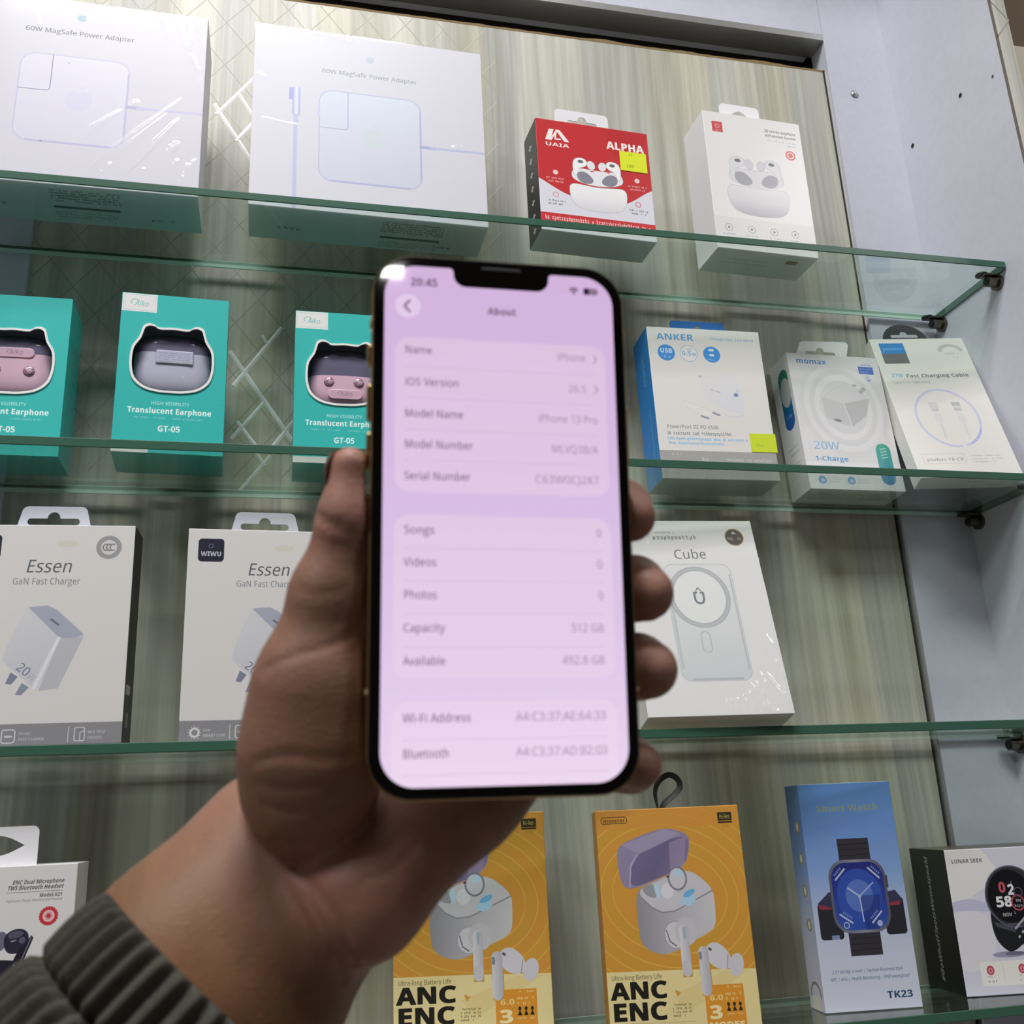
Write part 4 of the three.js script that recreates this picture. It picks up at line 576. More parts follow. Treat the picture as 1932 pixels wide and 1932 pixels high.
{ // blue smartwatch box
  const b = stand('smartwatch_box', 'tall blue and white smartwatch box printed TK23', 3, [0.3939, -0.7577, -0.112, 0.0113, 0.0742, 0.1595, 0.0275]);
  const t = art(74.2, 159.5, 8, (a) => {
    a.rect(0, 0, 74.2, 159.5, a.lg(0, 0, 0, 159.5, '#6b9bdc', '#6b92cf', '#84a4d8', '#b6c2dc', '#ccd2e4', '#d3d8e8'));
    a.text('Smart Watch', 12.4, 20.8, 6.6, '#9aa58e', { b: 1, x1: 62.4 });
    a.rect(3.6, 86, 18, 25, '#2b2b33', 2.6); a.rect(5, 84, 14, 6, '#8d3848', 2); a.poly([[4, 86], [14, 78], [22, 80], [18, 90]], '#3a3a55'); a.rect(55, 84, 16.2, 25.6, '#2b2b33', 2.6); a.rect(57, 84.6, 12, 5, '#8d3848', 2); a.poly([[56, 80], [66, 79], [71, 86], [58, 88]], '#3a3a55'); a.rect(12, 108, 6, 3, '#7f94bd');
    a.rect(25.4, 40.8, 25, 20, '#36353c'); for (let i = 0; i < 4; i++) a.line([[26, 45 + i * 4], [50, 44.6 + i * 4]], '#24242a', 0.5);
    a.rect(25, 102, 24.6, 20.8, '#36353c'); for (let i = 0; i < 4; i++) a.line([[25.4, 107 + i * 4], [49.2, 106.6 + i * 4]], '#24242a', 0.5);
    a.rect(15.2, 56, 45, 51.4, a.lg(15, 0, 60, 0, '#5f6270', '#8b8ea0', '#565968'), 13); a.rect(59.4, 68, 2, 9, '#4a4c56', 0.8); a.rect(17.2, 58, 41, 47.4, a.lg(0, 58, 0, 105, '#26307a', '#2c3f98', '#3557ad'), 11.5);
    a.ell(37.6, 81.6, 17.6, 19, '#3553ae'); a.ell(37.6, 81.6, 10.8, 11.4, '#5b78c4'); a.poly([[37.6, 81.6], [54, 81.6], [50, 105.4], [39, 105.4]], 'rgba(28,40,110,0.45)');
    for (const [x, y, q] of [[24.4, 66, -0.75], [51, 66, 0.75], [25, 97, 0.6], [49, 97, -0.75]]) { a.c.save(); a.c.translate(x * 8, y * 8); a.c.rotate(q); a.c.fillStyle = '#b9c4e4'; a.c.beginPath(); a.c.roundRect(-6 * 8, -0.6 * 8, 12 * 8, 1.3 * 8, 5); a.c.fill(); a.c.fillStyle = '#8e9ccc'; for (let i = 0; i < 5; i++) a.c.fillRect((-4 + i * 1.7) * 8, -3.4 * 8, 0.8 * 8, 1.6 * 8); a.c.restore(); }
    a.ell(24.6, 101.6, 2, 2, null, '#c3cce8', 0.6); a.ell(50.6, 101.4, 2.2, 2.2, '#a9b6de');
    a.line([[37.6, 82], [29.4, 76]], '#b5c4e6', 1.2); a.line([[37.6, 82], [49.4, 73]], '#9fb2dc', 1); a.line([[37.6, 82], [38.4, 99.6]], '#b9c9ea', 0.9); a.ell(37.6, 82, 1.2, 1.2, '#aebfe2');
    a.text('2.01 int big screen | Fashion Business style', 8.2, 133.8, 3.2, '#3f5888', { it: 1, x1: 63.2 }); a.text('NFC | AAG | Health Monitoring | IP68 waterproof', 6.4, 138.8, 3.2, '#3f5888', { it: 1, x1: 67.2 });
    a.text('TK23', 48.2, 152.2, 6.4, '#27406c', { b: 1, x1: 68.2 });
  });
  const sl = art(27.5, 159.5, 5, (a) => { a.rect(0, 0, 27.5, 159.5, a.lg(0, 0, 0, 159.5, '#6b9bdc', '#6b92cf', '#84a4d8', '#b6c2dc', '#ccd2e4', '#d3d8e8')); for (const y of [31, 54, 77, 101]) { a.ell(17, y, 4.6, 4.6, '#9a9a84'); a.ell(17, y, 2, 3, '#e6e3d0'); } a.ell(14, 150, 9, 9, null, '#8d8d80', 2, 0, 3.1, 6.3); a.rect(6, 150, 14, 9.5, '#e3e0d4'); });
  carton(b, card(t, 0.4), { side: plain(0xc9cfdc), sideL: card(sl), top: plain(0xcfc6b0) });
}
{ // black smartwatch box
  const b = stand('smartwatch_box', 'black-sided white smartwatch box with a round watch against the side panel', 3, [0.5232, -0.8005, -0.144, 0, 0.122, 0.1062, 0.0604]);
  const t = art(122, 106.2, 8, (a) => {
    a.rect(0, 0, 122, 106.2, '#d6d6e2'); a.poly([[0, 0], [30, 0], [40, 14], [34, 26], [16, 36], [0, 40]], '#e6e5e3'); a.blob([[-6, 40], [14, 36], [30, 41], [32, 48], [16, 45], [-6, 46]], '#c3c3dc'); a.blob([[-6, 47], [14, 45], [30, 50], [30, 84], [-6, 92]], '#dfdee4');
    a.text('LUNAR SEEK', 4.6, 10.4, 4.2, '#67676c', { b: 1, x1: 30.2 });
    a.ell(40, 78, 14, 2.2, '#9a9ab0'); a.ell(44, 77.6, 8, 1.4, '#6e6e84');
    a.blob([[29, 50], [32, 40], [48, 54], [62, 48], [70, 40], [66, 60], [54, 70], [43, 77], [37, 75], [30, 66]], '#202226'); a.blob([[56, 56], [64, 46], [76, 36], [80, 46], [62, 68], [50, 76]], '#1b1c20'); for (let i = 0; i < 7; i++) a.ell(50 + i * 3.4, 66 - i * 3.4, 0.9, 1.2, '#b9b9c0', null, 0, 0.6);
    a.ell(50, 36.6, 22, 22.4, '#34353f'); a.ell(50, 36.6, 22, 22.4, null, '#62636f', 1); a.ell(47.6, 36.2, 17.6, 19.6, '#131419', null, 0, 0.2); a.ell(48, 36, 19.4, 21, null, '#5a5b66', 1, 0.2, 0.3, 1.6); a.poly([[31, 54], [47, 59.6], [48, 63], [33, 58]], '#4a4b58'); a.line([[48, 60], [62, 48]], '#a9a9b4', 1.6);
    a.text('0', 39.6, 33.4, 10.6, '#c95a68', { b: 1, lw: 0.3 }); a.text('2', 46.6, 35.4, 10.6, '#e6e6e8', { b: 1, lw: 0.3 }); a.text('58', 35.6, 43.8, 10.6, '#e6e6e8', { b: 1, x1: 49, lw: 0.4 }); a.text('NOV', 39.4, 51, 3.6, '#b9b9be', { b: 1 }); a.fine(50, 54, 27.6, 2.6, '#b9b9be', 3);
    a.ell(53.6, 41.4, 5, 5.4, null, '#b0485a', 1.3); a.fine(50.6, 57, 40.6, 2, '#c9c9d0', 4); a.fine(50.6, 57, 44.4, 2, '#c9c9d0', 4); a.ell(55, 33.6, 3.4, 3.2, null, '#55565f', 0.8); a.fine(49, 53, 49.6, 2.6, '#b9b9be', 3);
    a.rect(14.2, 82.4, 96, 17.2, '#edebe6', 2); for (let i = 0; i < 4; i++) { const x = 22 + i * 25.6; a.ell(x, 88.6, 3.1, 3.4, '#c4536a'); a.ell(x, 88.8, 1.3, 1.6, null, '#efcdd2', 0.5); a.fine(x - 3, x + 3, 93.6, 1.2, '#9a9a9e', 6); a.fine(x - 4, x + 4, 97, 1.5, '#707075', 8); if (i < 3) a.line([[x + 10.5, 84.8], [x + 10.5, 97.4]], '#cfcdc8', 0.3); }
  });
  const sl = art(60.4, 106.2, 6, (a) => { a.rect(0, 0, 60.4, 106.2, '#121212'); a.text('#GoWhatFleetsWowatpeaM', 30, 100, 7, '#a9a9ac', { it: 1, b: 1, rot: -Math.PI / 2 }); });
  carton(b, card(t, 0.35), { side: plain(0x17171a, 0.35), sideL: card(sl, 0.35), top: plain(0x5d5750, 0.35), r: 0.001 });
}

// ------------------------------------------------------------------ the phone
const PX = V(0.99915, -0.01063, 0.0398), PY = V(0.00664, 0.99505, 0.09913), PZ = V(-0.04065, -0.09878, 0.99428);
const phoneAt = V(0.0581, 0.07763, -0.25113).add(EYE);
const PW = 0.0713, PH = 0.1464, PT = 0.0080, PR = 0.0116;                                 // outer size with its thin gold frame
const phone = thing('smartphone', 'gold-framed smartphone held upright with a pink settings page on its screen', 'phone', phoneAt.clone());
phone.quaternion.setFromRotationMatrix(new THREE.Matrix4().makeBasis(PX, PY, PZ)); phone.updateMatrixWorld(true);
function rrect(w, h, r, n = 14) { const s = []; for (const [sx, sy, a0] of [[1, 1, 0], [-1, 1, 1], [-1, -1, 2], [1, -1, 3]]) for (let i = 0; i <= n; i++) { const a = (a0 + i / n) * Math.PI / 2; s.push(new THREE.Vector2(sx * (w / 2 - r) + r * Math.cos(a), sy * (h / 2 - r) + r * Math.sin(a))); } return s; }
{
  const gold = std(0xb99a66, 0.12, { metalness: 1 });
  const ring = new THREE.Shape(rrect(PW, PH, PR)); 
  part(phone, 'frame', new THREE.ExtrudeGeometry(ring, { depth: PT - 0.0018, bevelEnabled: true, bevelThickness: 0.0006, bevelSize: 0.0005, bevelOffset: -0.0005, bevelSegments: 4, curveSegments: 1 }), gold, 0, 0, -PT + 0.0006);
  part(phone, 'front_glass', new THREE.ExtrudeGeometry(new THREE.Shape(rrect(PW - 0.0007, PH - 0.0007, PR - 0.0003)), { depth: 0.0005, bevelEnabled: true, bevelThickness: 0.0003, bevelSize: 0.0004, bevelOffset: -0.0004, bevelSegments: 3 }), new THREE.MeshPhysicalMaterial({ color: 0x040405, roughness: 0.04, clearcoat: 1 }), 0, 0, -0.0010);
  const W = 64.56, H = 139.7;
  const ui = art(W, H, 9, (a) => {
    a.rect(0, 0, W, H, a.lg(0, 0, 0, H, '#d7b6df', '#d9bce4', '#dfc6ea', '#ecd7f3'));
    const ink = '#6d5670', soft = '#a98fac';
    a.text('20:45', 7, 5.7, 3.2, ink, { b: 1, x1: 14.6 });
    for (const r of [1.7, 1.1]) a.ell(53.3, 5.2, r, r, null, ink, 0.45, 0, -2.3, -0.84); a.ell(53.3, 5, 0.4, 0.4, ink);
    a.rect(56.2, 3.3, 4.2, 2, '#8a748e', 0.7); a.rect(56.2, 3.3, 1.6, 2, '#2c2030', 0.6); a.fine(49, 51.4, 4.8, 0.4, '#c3a3c8', 4, 1);
    a.ell(6.4, 11.8, 3.5, 3.5, '#e6cdec'); a.line([[6.9, 10.2], [5.4, 11.8], [6.9, 13.4]], ink, 0.55); a.text('About', 28.5, 13, 3, ink, { b: 1, x1: 36.6 });
    const cardBox = (y0, y1) => a.rect(3, y0, 58.8, y1 - y0, a.lg(0, y0, 0, y1, y0 < 40 ? '#e1c6e4' : y0 < 90 ? '#e5cce8' : '#ecd5ef', y0 < 40 ? '#e4cae8' : y0 < 90 ? '#ead2ee' : '#f2ddf4'), 4);
    const row = (l, r, y, w0, x0, x1) => { a.text(l, 5.6, y, 3, ink, { x1: w0 }); a.text(r, x0, y, 3, soft, { x1 }); };
    cardBox(20.8, 64); cardBox(70.2, 112.8); cardBox(118.6, 139.7 + 6);
    row('Name', 'iPhone', 25.5, 13.1, 48, 56.2); row('iOS Version', '26.5', 34.6, 20.5, 51, 56.2); row('Model Name', 'iPhone 13 Pro', 43.4, 21.6, 42.2, 59.2); row('Model Number', 'MLVQ3B/A', 52, 24.1, 45.8, 59); row('Serial Number', 'C63W0CJ2KT', 60.7, 23.4, 41, 59.2);
    for (const y of [24.6, 33.5]) a.line([[58.6, y - 1.1], [59.4, y], [58.6, y + 1.1]], soft, 0.35);
    row('Songs', '0', 75.2, 13.8, 57.6, 59.2); row('Videos', '0', 83.8, 14.3, 57.6, 59.2); row('Photos', '0', 92.3, 14.4, 57.6, 59.2); row('Capacity', '512 GB', 100.9, 16.4, 50, 59); row('Available', '492.8 GB', 109.3, 16.6, 47.3, 59);
    row('Wi-Fi Address', 'A4:C3:37:AE:64:33', 123.7, 23.1, 34.7, 58.8); row('Bluetooth', 'A4:C3:37:AD:B2:03', 132.5, 17.5, 34.6, 58.9);
    for (const y of [29.3, 38, 46.9, 55.3, 79, 87.6, 96.2, 104.8, 128, 136.6]) a.line([[5.6, y], [59, y]], 'rgba(190,160,196,0.35)', 0.2);
  });
  // display: rounded corners and the notch are part of its outline
  const pts = rrect(0.06456, 0.1397, 0.0088), top = 0.1397 / 2, nx0 = 0.0190 - 0.03228, nx1 = 0.0460 - 0.03228, nd = 0.0053;
  const cut = [], q = (cx, cy, r, a0, a1, n = 7) => { for (let i = 0; i <= n; i++) { const a = lerp(a0, a1, i / n); cut.push(new THREE.Vector2(cx + r * Math.cos(a), cy + r * Math.sin(a))); } };
  q(nx1 + 0.0012, top - 0.0012, 0.0012, Math.PI / 2, Math.PI); q(nx1 - 0.0035, top - nd + 0.0035, 0.0035, 0, -Math.PI / 2); q(nx0 + 0.0035, top - nd + 0.0035, 0.0035, -Math.PI / 2, -Math.PI); q(nx0 - 0.0012, top - 0.0012, 0.0012, 0, Math.PI / 2);
  const k = 15; const outline = [...pts.slice(0, k), ...cut, ...pts.slice(k)];
  const dg = new THREE.ShapeGeometry(new THREE.Shape(outline)), p = dg.attributes.position, u = dg.attributes.uv; for (let i = 0; i < p.count; i++) u.setXY(i, p.getX(i) / 0.06456 + 0.5, p.getY(i) / 0.1397 + 0.5);
  part(phone, 'display', dg, new THREE.MeshPhysicalMaterial({ color: 0x050505, roughness: 0.04, emissive: 0xffffff, emissiveMap: ui, emissiveIntensity: 0.97 }), 0, 0, 0.0000).userData.label = 'lit pink screen listing device details';
  part(phone, 'earpiece', new RoundedBoxGeometry(0.011, 0.0009, 0.0004, 2, 0.0002), std(0x26262c, 0.5), (nx0 + nx1) / 2, top + 0.0004, 0.0000);
  const btn = (x, y, len, n) => part(phone, n, new RoundedBoxGeometry(0.0016, len, 0.0030, 3, 0.0007), gold, x, y, -PT / 2);
  btn(-PW / 2 - 0.0002, 0.0445, 0.0055, 'mute_switch'); btn(-PW / 2 - 0.0002, 0.031, 0.010, 'volume_button'); btn(-PW / 2 - 0.0002, 0.0175, 0.010, 'volume_button'); btn(PW / 2 + 0.0002, 0.024, 0.017, 'power_button');
  for (const [x, y] of [[-PW / 2, -0.046], [PW / 2, -0.046], [-PW / 2, 0.054], [PW / 2, 0.054]]) part(phone, 'antenna_line', box(0.0006, 0.0012, PT - 0.0022), std(0xcdb78e, 0.4), x, y, -PT / 2 + 0.0002);
}

// ------------------------------------------------------------------ the hand that holds it, with forearm and knitted sleeve
const person = thing('person', 'left hand and wrist in a dark ribbed knit sleeve gripping the phone', 'person', at(402, 1852, 0.262));
const px = (u, v, d, r) => ({ p: at(u, v, d), r: r * d / FOCAL });
const chain = (...j) => j.map((q) => px(...q));
const ARM = [chain([520, 1612, 0.292, 160], [345, 1812, 0.278, 178], [130, 2060, 0.262, 190]), chain([590, 1700, 0.290, 155], [455, 1895, 0.277, 175], [250, 2130, 0.262, 190])];
const THUMB = chain([661, 880, 0.269, 37], [653, 985, 0.268, 43], [622, 1120, 0.268, 63], [594, 1290, 0.268, 103], [586, 1410, 0.269, 120], [580, 1490, 0.271, 122]);
const HEEL = chain([610, 1745, 0.280, 88], [680, 1690, 0.272, 112], [880, 1490, 0.289, 104], [1010, 1405, 0.297, 70]);
const PALM = [chain([620, 1560, 0.292, 120], [760, 1560, 0.298, 100], [940, 1330, 0.318, 95]), chain([640, 1400, 0.290, 100], [900, 1130, 0.322, 88]), chain([760, 1500, 0.300, 100], [930, 1200, 0.322, 92])];
const FINGERS = [
  chain([880, 1080, 0.318, 74], [1085, 965, 0.312, 60], [1172, 962, 0.299, 54], [1189, 975, 0.286, 48]),
  chain([930, 1180, 0.318, 76], [1115, 1115, 0.311, 62], [1195, 1110, 0.298, 58], [1217, 1119, 0.284, 54]),
  chain([970, 1290, 0.314, 72], [1120, 1262, 0.307, 60], [1202, 1258, 0.294, 58], [1223, 1263, 0.281, 56]),
  chain([1010, 1400, 0.302, 66], [1110, 1442, 0.300, 52], [1188, 1443, 0.287, 48], [1204, 1444, 0.277, 45]),
];
const seg = (x, y, z, A, B) => {
  const a = A.p, b = B.p, dx = b.x - a.x, dy = b.y - a.y, dz = b.z - a.z, t = clamp(((x - a.x) * dx + (y - a.y) * dy + (z - a.z) * dz) / (dx * dx + dy * dy + dz * dz), 0, 1);
  return Math.hypot(x - a.x - dx * t, y - a.y - dy * t, z - a.z - dz * t) - lerp(A.r, B.r, t);
};
const smin = (a, b, k) => { const h = Math.max(k - Math.abs(a - b), 0) / k; return Math.min(a, b) - h * h * k * 0.25; };
const run = (x, y, z, c, k) => { let d = seg(x, y, z, c[0], c[1]); for (let i = 1; i < c.length - 1; i++) d = smin(d, seg(x, y, z, c[i], c[i + 1]), k); return d; };
const toPhone = phone.matrixWorld.clone().invert().elements;
function phoneDist(x, y, z) {
  const e = toPhone, a = e[0] * x + e[4] * y + e[8] * z + e[12], b = e[1] * x + e[5] * y + e[9] * z + e[13], c = e[2] * x + e[6] * y + e[10] * z + e[14] + PT / 2;
  const qx = Math.abs(a) - PW / 2 + PR, qy = Math.abs(b) - PH / 2 + PR, d2 = Math.hypot(Math.max(qx, 0), Math.max(qy, 0)) + Math.min(Math.max(qx, qy), 0) - PR, dz = Math.abs(c) - PT / 2;
  return Math.min(Math.max(d2, dz), 0) + Math.hypot(Math.max(d2, 0), Math.max(dz, 0));
}
function fleshDist(x, y, z) {
  let d = smin(run(x, y, z, ARM[0], 0.01), run(x, y, z, ARM[1], 0.01), 0.018);
  let palm = run(x, y, z, PALM[0], 0.012); for (let i = 1; i < 3; i++) palm = smin(palm, run(x, y, z, PALM[i], 0.012), 0.012);
  palm = smin(palm, run(x, y, z, HEEL, 0.008), 0.006); d = smin(d, palm, 0.010);
  for (const f of FINGERS) d = smin(d, run(x, y, z, f, 0.004), 0.003);
  d = smin(d, run(x, y, z, THUMB, 0.009), 0.0035);
  return d;
}
const CREASES = [];
function handDist(x, y, z) {
  let d = fleshDist(x, y, z);
  if (Math.abs(d) < 0.004) for (const c of CREASES) {
    if (x < c.lo.x || y < c.lo.y || z < c.lo.z || x > c.hi.x || y > c.hi.y || z > c.hi.z) continue;
    let m = 1; for (let i = 0; i < c.p.length - 1; i++) m = Math.min(m, seg(x, y, z, { p: c.p[i], r: 0 }, { p: c.p[i + 1], r: 0 }));
    d += c.depth * Math.exp(-m * m / (c.width * c.width));
  }
  return Math.max(d, -(phoneDist(x, y, z) - 0.0010));
}
function surfacePoint(u, v) { const d = dirOf(u, v); let t = 0.2; for (let i = 0; i < 80; i++) { const p = d.clone().multiplyScalar(t).add(EYE), s = fleshDist(p.x, p.y, p.z); t += s * 0.8; if (Math.abs(s) < 1e-5) break; } return d.multiplyScalar(t).add(EYE); }
for (const [depth, width, ...pts] of [
  [0.00035, 0.0008, [500, 1262], [560, 1236], [615, 1222], [660, 1200], [690, 1165]], [0.0003, 0.0007, [640, 1172], [668, 1165], [692, 1150]],
  [0.0005, 0.0009, [640, 1000], [665, 1010], [700, 1022]], [0.0006, 0.0008, [598, 972], [615, 985], [640, 990]], [0.0004, 0.0007, [640, 1030], [670, 1036], [698, 1040]],
  [0.0014, 0.0011, [560, 1640], [600, 1690], [640, 1750], [672, 1822]], [0.0008, 0.0009, [520, 1590], [580, 1690], [622, 1770], [650, 1850]], [0.0005, 0.0008, [470, 1560], [530, 1660], [590, 1760], [630, 1860]],
  [0.0004, 0.0007, [480, 1440], [540, 1425], [600, 1432], [660, 1428]], [0.0004, 0.0007, [490, 1480], [560, 1490], [630, 1478]], [0.0004, 0.0007, [500, 1520], [570, 1535], [650, 1515]], [0.0004, 0.0006, [620, 1560], [660, 1580], [700, 1560]],
  [0.0002, 0.0008, [560, 1110], [600, 1120], [650, 1112]], [0.0004, 0.0007, [690, 1660], [740, 1640], [790, 1590]],
]) { const p = new THREE.CatmullRomCurve3(pts.map(([u, v]) => surfacePoint(u, v))).getPoints(pts.length * 4).map((w) => w), b = new THREE.Box3().setFromPoints(p).expandByScalar(0.005); CREASES.push({ p, depth, width: Math.max(width * 1.5, 0.0014), lo: b.min, hi: b.max }); }

function surfaceNet(f, lo, hi, h) {                        // one closed skin around f < 0
  const nx = Math.ceil((hi.x - lo.x) / h) + 1, ny = Math.ceil((hi.y - lo.y) / h) + 1, nz = Math.ceil((hi.z - lo.z) / h) + 1, F = new Float32Array(nx * ny * nz), I = (i, j, k) => i + nx * (j + ny * k);
  for (let k = 0; k < nz; k++) for (let j = 0; j < ny; j++) for (let i = 0; i < nx; i++) F[I(i, j, k)] = f(lo.x + i * h, lo.y + j * h, lo.z + k * h);
  const vid = new Int32Array(nx * ny * nz).fill(-1), pos = [], idx = [], C = [0, 1, nx, nx + 1, nx * ny, nx * ny + 1, nx * ny + nx, nx * ny + nx + 1];
  for (let k = 0; k < nz - 1; k++) for (let j = 0; j < ny - 1; j++) for (let i = 0; i < nx - 1; i++) {
    const o = I(i, j, k); let m = 0; for (let c = 0; c < 8; c++) if (F[o + C[c]] < 0) m |= 1 << c; if (m === 0 || m === 255) continue;
    let sx = 0, sy = 0, sz = 0, n = 0;
    for (let a = 0; a < 8; a++) for (const bit of [1, 2, 4]) { if (a & bit) continue; const b = a | bit, va = F[o + C[a]], vb = F[o + C[b]]; if ((va < 0) === (vb < 0)) continue; const t = va / (va - vb); sx += (a & 1) + (bit === 1 ? t : 0); sy += ((a >> 1) & 1) + (bit === 2 ? t : 0); sz += ((a >> 2) & 1) + (bit === 4 ? t : 0); n++; }
    vid[o] = pos.length / 3; pos.push(lo.x + (i + sx / n) * h, lo.y + (j + sy / n) * h, lo.z + (k + sz / n) * h);
  }
  for (let k = 1; k < nz - 1; k++) for (let j = 1; j < ny - 1; j++) for (let i = 1; i < nx - 1; i++) {
    const o = I(i, j, k), s = F[o] < 0;
    const quad = (a, b, c, d, flip) => { if (a < 0 || b < 0 || c < 0 || d < 0) return; flip ? idx.push(a, c, b, a, d, c) : idx.push(a, b, c, a, c, d); };
    if (s !== (F[o + 1] < 0)) quad(vid[o], vid[o - nx], vid[o - nx - nx * ny], vid[o - nx * ny], !s);
    if (s !== (F[o + nx] < 0)) quad(vid[o], vid[o - nx * ny], vid[o - 1 - nx * ny], vid[o - 1], !s);
    if (s !== (F[o + nx * ny] < 0)) quad(vid[o], vid[o - 1], vid[o - 1 - nx], vid[o - nx], !s);
  }
  const nor = new Float32Array(pos.length), e = h * 0.5;
  for (let q = 0; q < pos.length; q += 3) { const x = pos[q], y = pos[q + 1], z = pos[q + 2], a = f(x + e, y, z) - f(x - e, y, z), b = f(x, y + e, z) - f(x, y - e, z), c = f(x, y, z + e) - f(x, y, z - e), l = Math.hypot(a, b, c) || 1; nor[q] = a / l; nor[q + 1] = b / l; nor[q + 2] = c / l; }
  const g = new THREE.BufferGeometry(); g.setAttribute('position', new THREE.Float32BufferAttribute(pos, 3)); g.setAttribute('normal', new THREE.BufferAttribute(nor, 3)); g.setIndex(idx); return g;
}
{
  const all = [...ARM.flat(), ...THUMB, ...HEEL, ...PALM.flat(), ...FINGERS.flat()], bb = new THREE.Box3(); for (const j of all) { bb.expandByPoint(j.p.clone().addScalar(j.r + 0.004)); bb.expandByPoint(j.p.clone().addScalar(-j.r - 0.004)); }
  const g = surfaceNet(handDist, bb.min, bb.max, 0.0015), p = g.attributes.position, n = p.count, col = new Float32Array(n * 3), uv = new Float32Array(n * 2), N = g.attributes.normal;
  const base = new THREE.Color(0x8c6857), pink = new THREE.Color(0xac7c70), arm = new THREE.Color(0x79563b), c = new THREE.Color();
  const tips = FINGERS.map((f) => f[3].p), heel = HEEL[1].p, wrist = ARM[0][0].p, elbow = ARM[0][2].p, along = elbow.clone().sub(wrist).normalize(), q = V(0, 0, 0);
  for (let i = 0; i < n; i++) {
    q.set(p.getX(i), p.getY(i), p.getZ(i)); c.copy(base);
    for (const t of tips) c.lerp(pink, 0.55 * sstep(0.014, 0.004, q.distanceTo(t))); c.lerp(pink, 0.7 * sstep(0.034, 0.012, q.distanceTo(heel))); c.lerp(pink, 0.5 * sstep(0.03, 0.008, q.distanceTo(THUMB[0].p)));
    c.lerp(arm, 0.85 * sstep(0.0, 0.03, q.clone().sub(wrist).dot(along)));
    const m = 0.90 + 0.2 * noise(q.x * 160 + 7, q.y * 160 + q.z * 90, 51) + 0.12 * (noise(q.x * 620, q.y * 620 + q.z * 500, 52) - 0.5), red = (noise(q.x * 110, q.y * 110 + q.z * 60, 53) - 0.5) * 0.16;
    col[i * 3] = c.r * m * (1 + red * 0.3); col[i * 3 + 1] = c.g * m * (1 - red * 0.5); col[i * 3 + 2] = c.b * m * (1 - red * 0.5); uv[i * 2] = (q.x * 0.8 + q.z * 0.6) / 0.06; uv[i * 2 + 1] = (q.y + q.z * 0.35) / 0.06;
  }
  g.setAttribute('color', new THREE.BufferAttribute(col, 3)); g.setAttribute('uv', new THREE.BufferAttribute(uv, 2)); g.translate(-person.position.x, -person.position.y, -person.position.z);
  const pores = pixels(512, 512, (i, j) => { const s = (a, k) => Math.abs(noise(i / a, j / a, k) - 0.5) * 2, v = 255 * (0.35 + 0.65 * Math.min(s(9, 61), s(13, 62) + 0.2) * 0.8 + 0.15 * noise(i / 3, j / 3, 63)); return [v, v, v]; }, false);
  const body = part(person, 'body', g, new THREE.MeshPhysicalMaterial({ color: 0xffffff, vertexColors: true, roughness: 0.5, bumpMap: pores, bumpScale: 0.00012, specularIntensity: 0.7 }));
  // thumb nail on the outer side of the thumb
  const ng = new THREE.SphereGeometry(1, 28, 16, 0, Math.PI * 2, 0, Math.PI / 2).scale(0.0052, 0.0009, 0.0060), nail = part(body, 'fingernail', ng, std(0xb8988a, 0.3));
  const tp = at(636, 892, 0.2695), axis = THUMB[0].p.clone().sub(THUMB[1].p).normalize(), out = AX.clone().multiplyScalar(-0.86).addScaledVector(AZ, -0.5).normalize(); out.addScaledVector(axis, -out.dot(axis)).normalize();
  nail.position.copy(tp).sub(person.position); nail.quaternion.setFromRotationMatrix(new THREE.Matrix4().makeBasis(new THREE.Vector3().crossVectors(out, axis), out, axis));
}
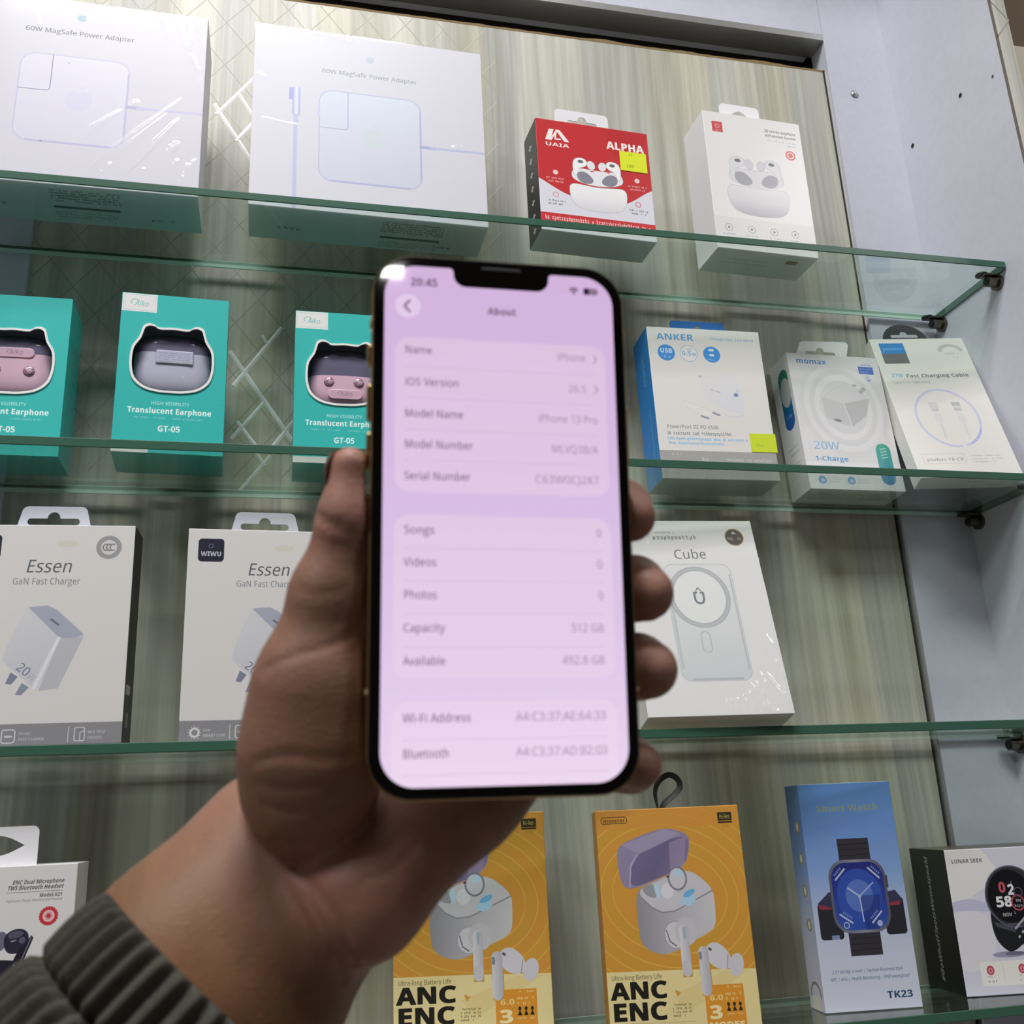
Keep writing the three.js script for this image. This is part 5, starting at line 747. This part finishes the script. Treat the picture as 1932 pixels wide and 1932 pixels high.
{ // ribbed knit sleeve: cuff band and the sleeve behind it
  const A = at(385, 1870, 0.270), B = at(163, 2095, 0.254), D = B.clone().sub(A).normalize(), U = AX.clone().multiplyScalar(0.72).addScaledVector(AY, -0.69); U.addScaledVector(D, -U.dot(D)).normalize(); const Wv = new THREE.Vector3().crossVectors(D, U);
  const knit = pixels(256, 256, (i, j) => { const v = 200 + 55 * Math.sin(i * Math.PI / 8) * Math.sin(j * Math.PI / 5 + (Math.floor(i / 8) % 2) * 1.5) - 40 * noise(i / 3, j / 3, 71); return [v, v, v]; }, false);
  const wool = pixels(256, 256, (i, j) => { const v = 215 + 50 * (noise(i / 4, j / 4, 72) - 0.5) + 30 * (noise(i / 18, j / 18, 73) - 0.5); return [v, v * 0.99, v * 0.95]; });
  const mat = std(0x474741, 0.95, { map: wool, bumpMap: knit, bumpScale: 0.0003, sheen: 0.3, sheenRoughness: 0.6, sheenColor: new THREE.Color(0x8a887c) });
  function tube(profile, ribs, amp, phase) {               // profile: [along, extra radius, rib weight]
    const n = 480, pos = [], uv = [], idx = [];
    profile.forEach(([s, e, k], r) => { for (let i = 0; i <= n; i++) { const t = i / n * Math.PI * 2, rib = amp * k * (Math.pow(0.5 + 0.5 * Math.cos(ribs * t + phase + 0.5 * Math.sin(s * 90)), 0.8) - 0.5), w = 1 + 0.02 * noise(t * 2, s * 40, 74), a = 0.0352 * w + e + rib, b = 0.0292 * w + e + rib; const P = A.clone().addScaledVector(D, s - 0.0022 * Math.cos(t)).addScaledVector(U, a * Math.cos(t)).addScaledVector(Wv, b * Math.sin(t)).sub(person.position); pos.push(P.x, P.y, P.z); uv.push(i / n * 14, s / 0.016); } });
    for (let r = 0; r < profile.length - 1; r++) for (let i = 0; i < n; i++) { const a = r * (n + 1) + i, b = a + n + 1; idx.push(a, b, a + 1, b, b + 1, a + 1); }
    const g = new THREE.BufferGeometry(); g.setAttribute('position', new THREE.Float32BufferAttribute(pos, 3)); g.setAttribute('uv', new THREE.Float32BufferAttribute(uv, 2)); g.setIndex(idx); g.computeVertexNormals(); return g;
  }
  const dbl = mat.clone(); dbl.side = THREE.DoubleSide;
  const cuffP = [[0.012, -0.0040, 0], [0.002, -0.0036, 0.3], [-0.0008, -0.0022, 0.6], [-0.0012, -0.0006, 0.8], [0.0002, 0.0006, 1]]; for (let s = 0.002; s < 0.0185; s += 0.002) cuffP.push([s, 0.0009 + 0.0008 * Math.sin(s / 0.0185 * Math.PI), 1]); cuffP.push([0.0195, -0.0006, 0.9], [0.0205, -0.0026, 0.6]);
  const slP = [[0.0195, -0.0030, 0.4], [0.0203, -0.0004, 0.8], [0.0222, 0.0018, 1]]; for (let s = 0.025; s < 0.14; s += 0.004) slP.push([s, 0.0026 + 0.010 * (s - 0.025), 1]);
  const sleeve = part(person, 'sleeve', tube(slP, 38, 0.0030, 0.8), dbl); sleeve.userData.label = 'dark grey ribbed knit sleeve';
  part(sleeve, 'cuff', tube(cuffP, 38, 0.0032, 0), dbl);
}
shade(scene);
renderer.render(scene, camera);
